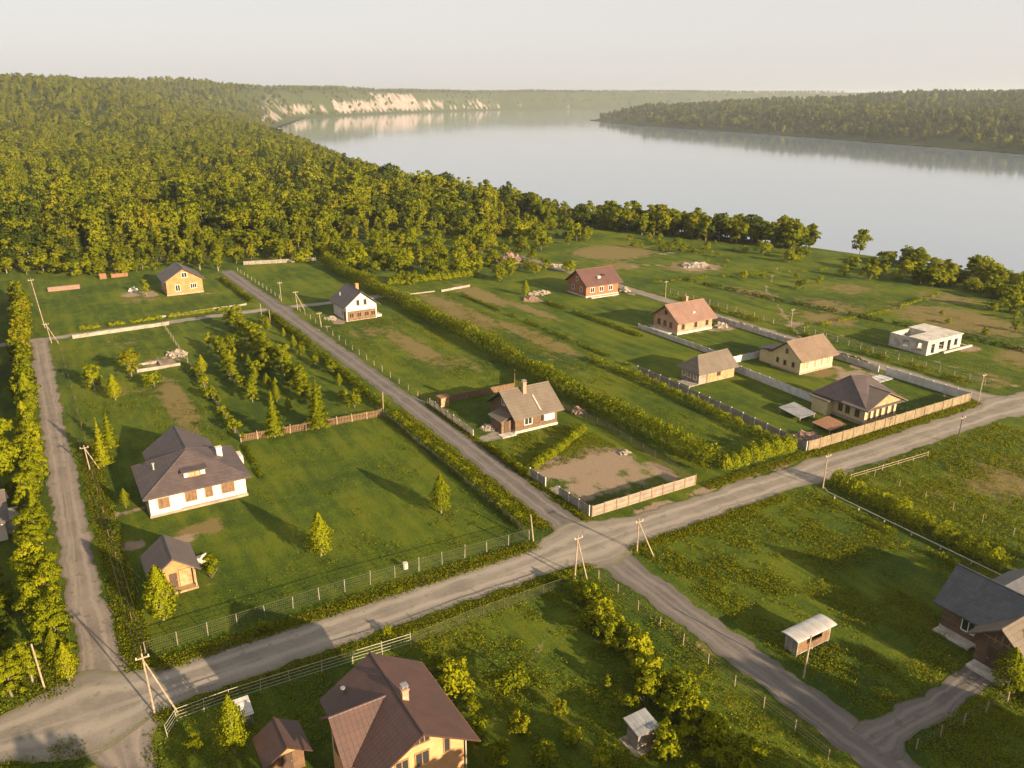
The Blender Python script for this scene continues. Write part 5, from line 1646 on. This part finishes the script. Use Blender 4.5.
pw = thing('power_line', 'thin sagging overhead wires strung from pole to pole along the dirt lane at the left', 'power line', .1, 193)
P = [(-1.5, 208.1, 11.1), (-.3, 193.1, 4.3), (1.4, 119.3, 3.6), (2.0, 63.4, 5.9)]
for dx in (-.4, .4):
    m = MB()
    for a, b in zip(P[:-1], P[1:]):
        q = [Vector(a).lerp(Vector(b), i / 14) - Vector((0, 0, 4 * .35 * (i / 14) * (1 - i / 14))) + Vector((dx, 0, 0)) for i in range(15)]
        for c0, c1 in zip(q[:-1], q[1:]):
            m.tube(c0, c1, .022, k=4)
    m.build('wire', WIRE, pw)

# ------------------------------------------------------------------ air, light, camera
hz = MB().box(-9600, 9600, -9600, 9600, -31, 128)
t = NT('haze')
vol = t.n('ShaderNodeVolumePrincipled')
vol.inputs['Color'].default_value = (.86, .93, 1.0, 1)
vol.inputs['Density'].default_value = .0001
vol.inputs['Anisotropy'].default_value = 0.35
t.l(vol.outputs[0], t.out.inputs['Volume'])
hzo = hz.build('haze', t.m)
hzo['kind'] = 'stuff'

w = bpy.data.worlds.new('World')
SC.world = w
w.use_nodes = True
wn = w.node_tree
wn.nodes.clear()
sky = wn.nodes.new('ShaderNodeTexSky')
sky.sky_type = 'NISHITA'
sky.sun_disc = False
sky.sun_elevation = SUN_EL
sky.sun_rotation = SUN_HEAD
sky.air_density = 1.0
sky.dust_density = 2.0
sky.ozone_density = 1.0
hs = wn.nodes.new('ShaderNodeHueSaturation')
hs.inputs['Saturation'].default_value = .45
bg = wn.nodes.new('ShaderNodeBackground')
bg.inputs['Strength'].default_value = .0965
wo_ = wn.nodes.new('ShaderNodeOutputWorld')
wn.links.new(sky.outputs[0], hs.inputs['Color'])
veil = wn.nodes.new('ShaderNodeMix')          # thin even high cloud over the clear sky
veil.data_type = 'RGBA'
veil.inputs[0].default_value = .88
veil.inputs[7].default_value = (2.62, 2.50, 2.41, 1)
wn.links.new(hs.outputs[0], veil.inputs[6])
wn.links.new(veil.outputs[2], bg.inputs[0])
wn.links.new(bg.outputs[0], wo_.inputs[0])

ld = bpy.data.lights.new('sun', 'SUN')
ld.energy = 5.0
ld.angle = math.radians(.6)
ld.color = (1.0, .755, .475)
lo = bpy.data.objects.new('sun', ld)
COL.objects.link(lo)
sd = Vector((math.sin(SUN_HEAD) * math.cos(SUN_EL), math.cos(SUN_HEAD) * math.cos(SUN_EL), math.sin(SUN_EL)))
lo.rotation_euler = sd.to_track_quat('Z', 'Y').to_euler()
lo.location = (0, 0, 80)

cam = bpy.data.cameras.new('camera')
cam.sensor_width = 36
cam.lens = 800 / 1024 * 36
cam.clip_start = .5
cam.clip_end = 30000
co = bpy.data.objects.new('camera', cam)
COL.objects.link(co)
co.location = (0, 0, 50)
co.rotation_euler = (PI / 2 - PITCH, 0, -YAW)
SC.camera = co

SC.render.engine = 'CYCLES'
SC.cycles.use_denoising = True
SC.cycles.max_bounces = 6
SC.cycles.diffuse_bounces = 2
SC.cycles.glossy_bounces = 3
SC.cycles.transmission_bounces = 2
SC.cycles.volume_bounces = 0
SC.cycles.transparent_max_bounces = 4
SC.view_settings.view_transform = 'Standard'
SC.view_settings.look = 'None'
SC.view_settings.exposure = 1.58
SC.view_settings.gamma = 1.0
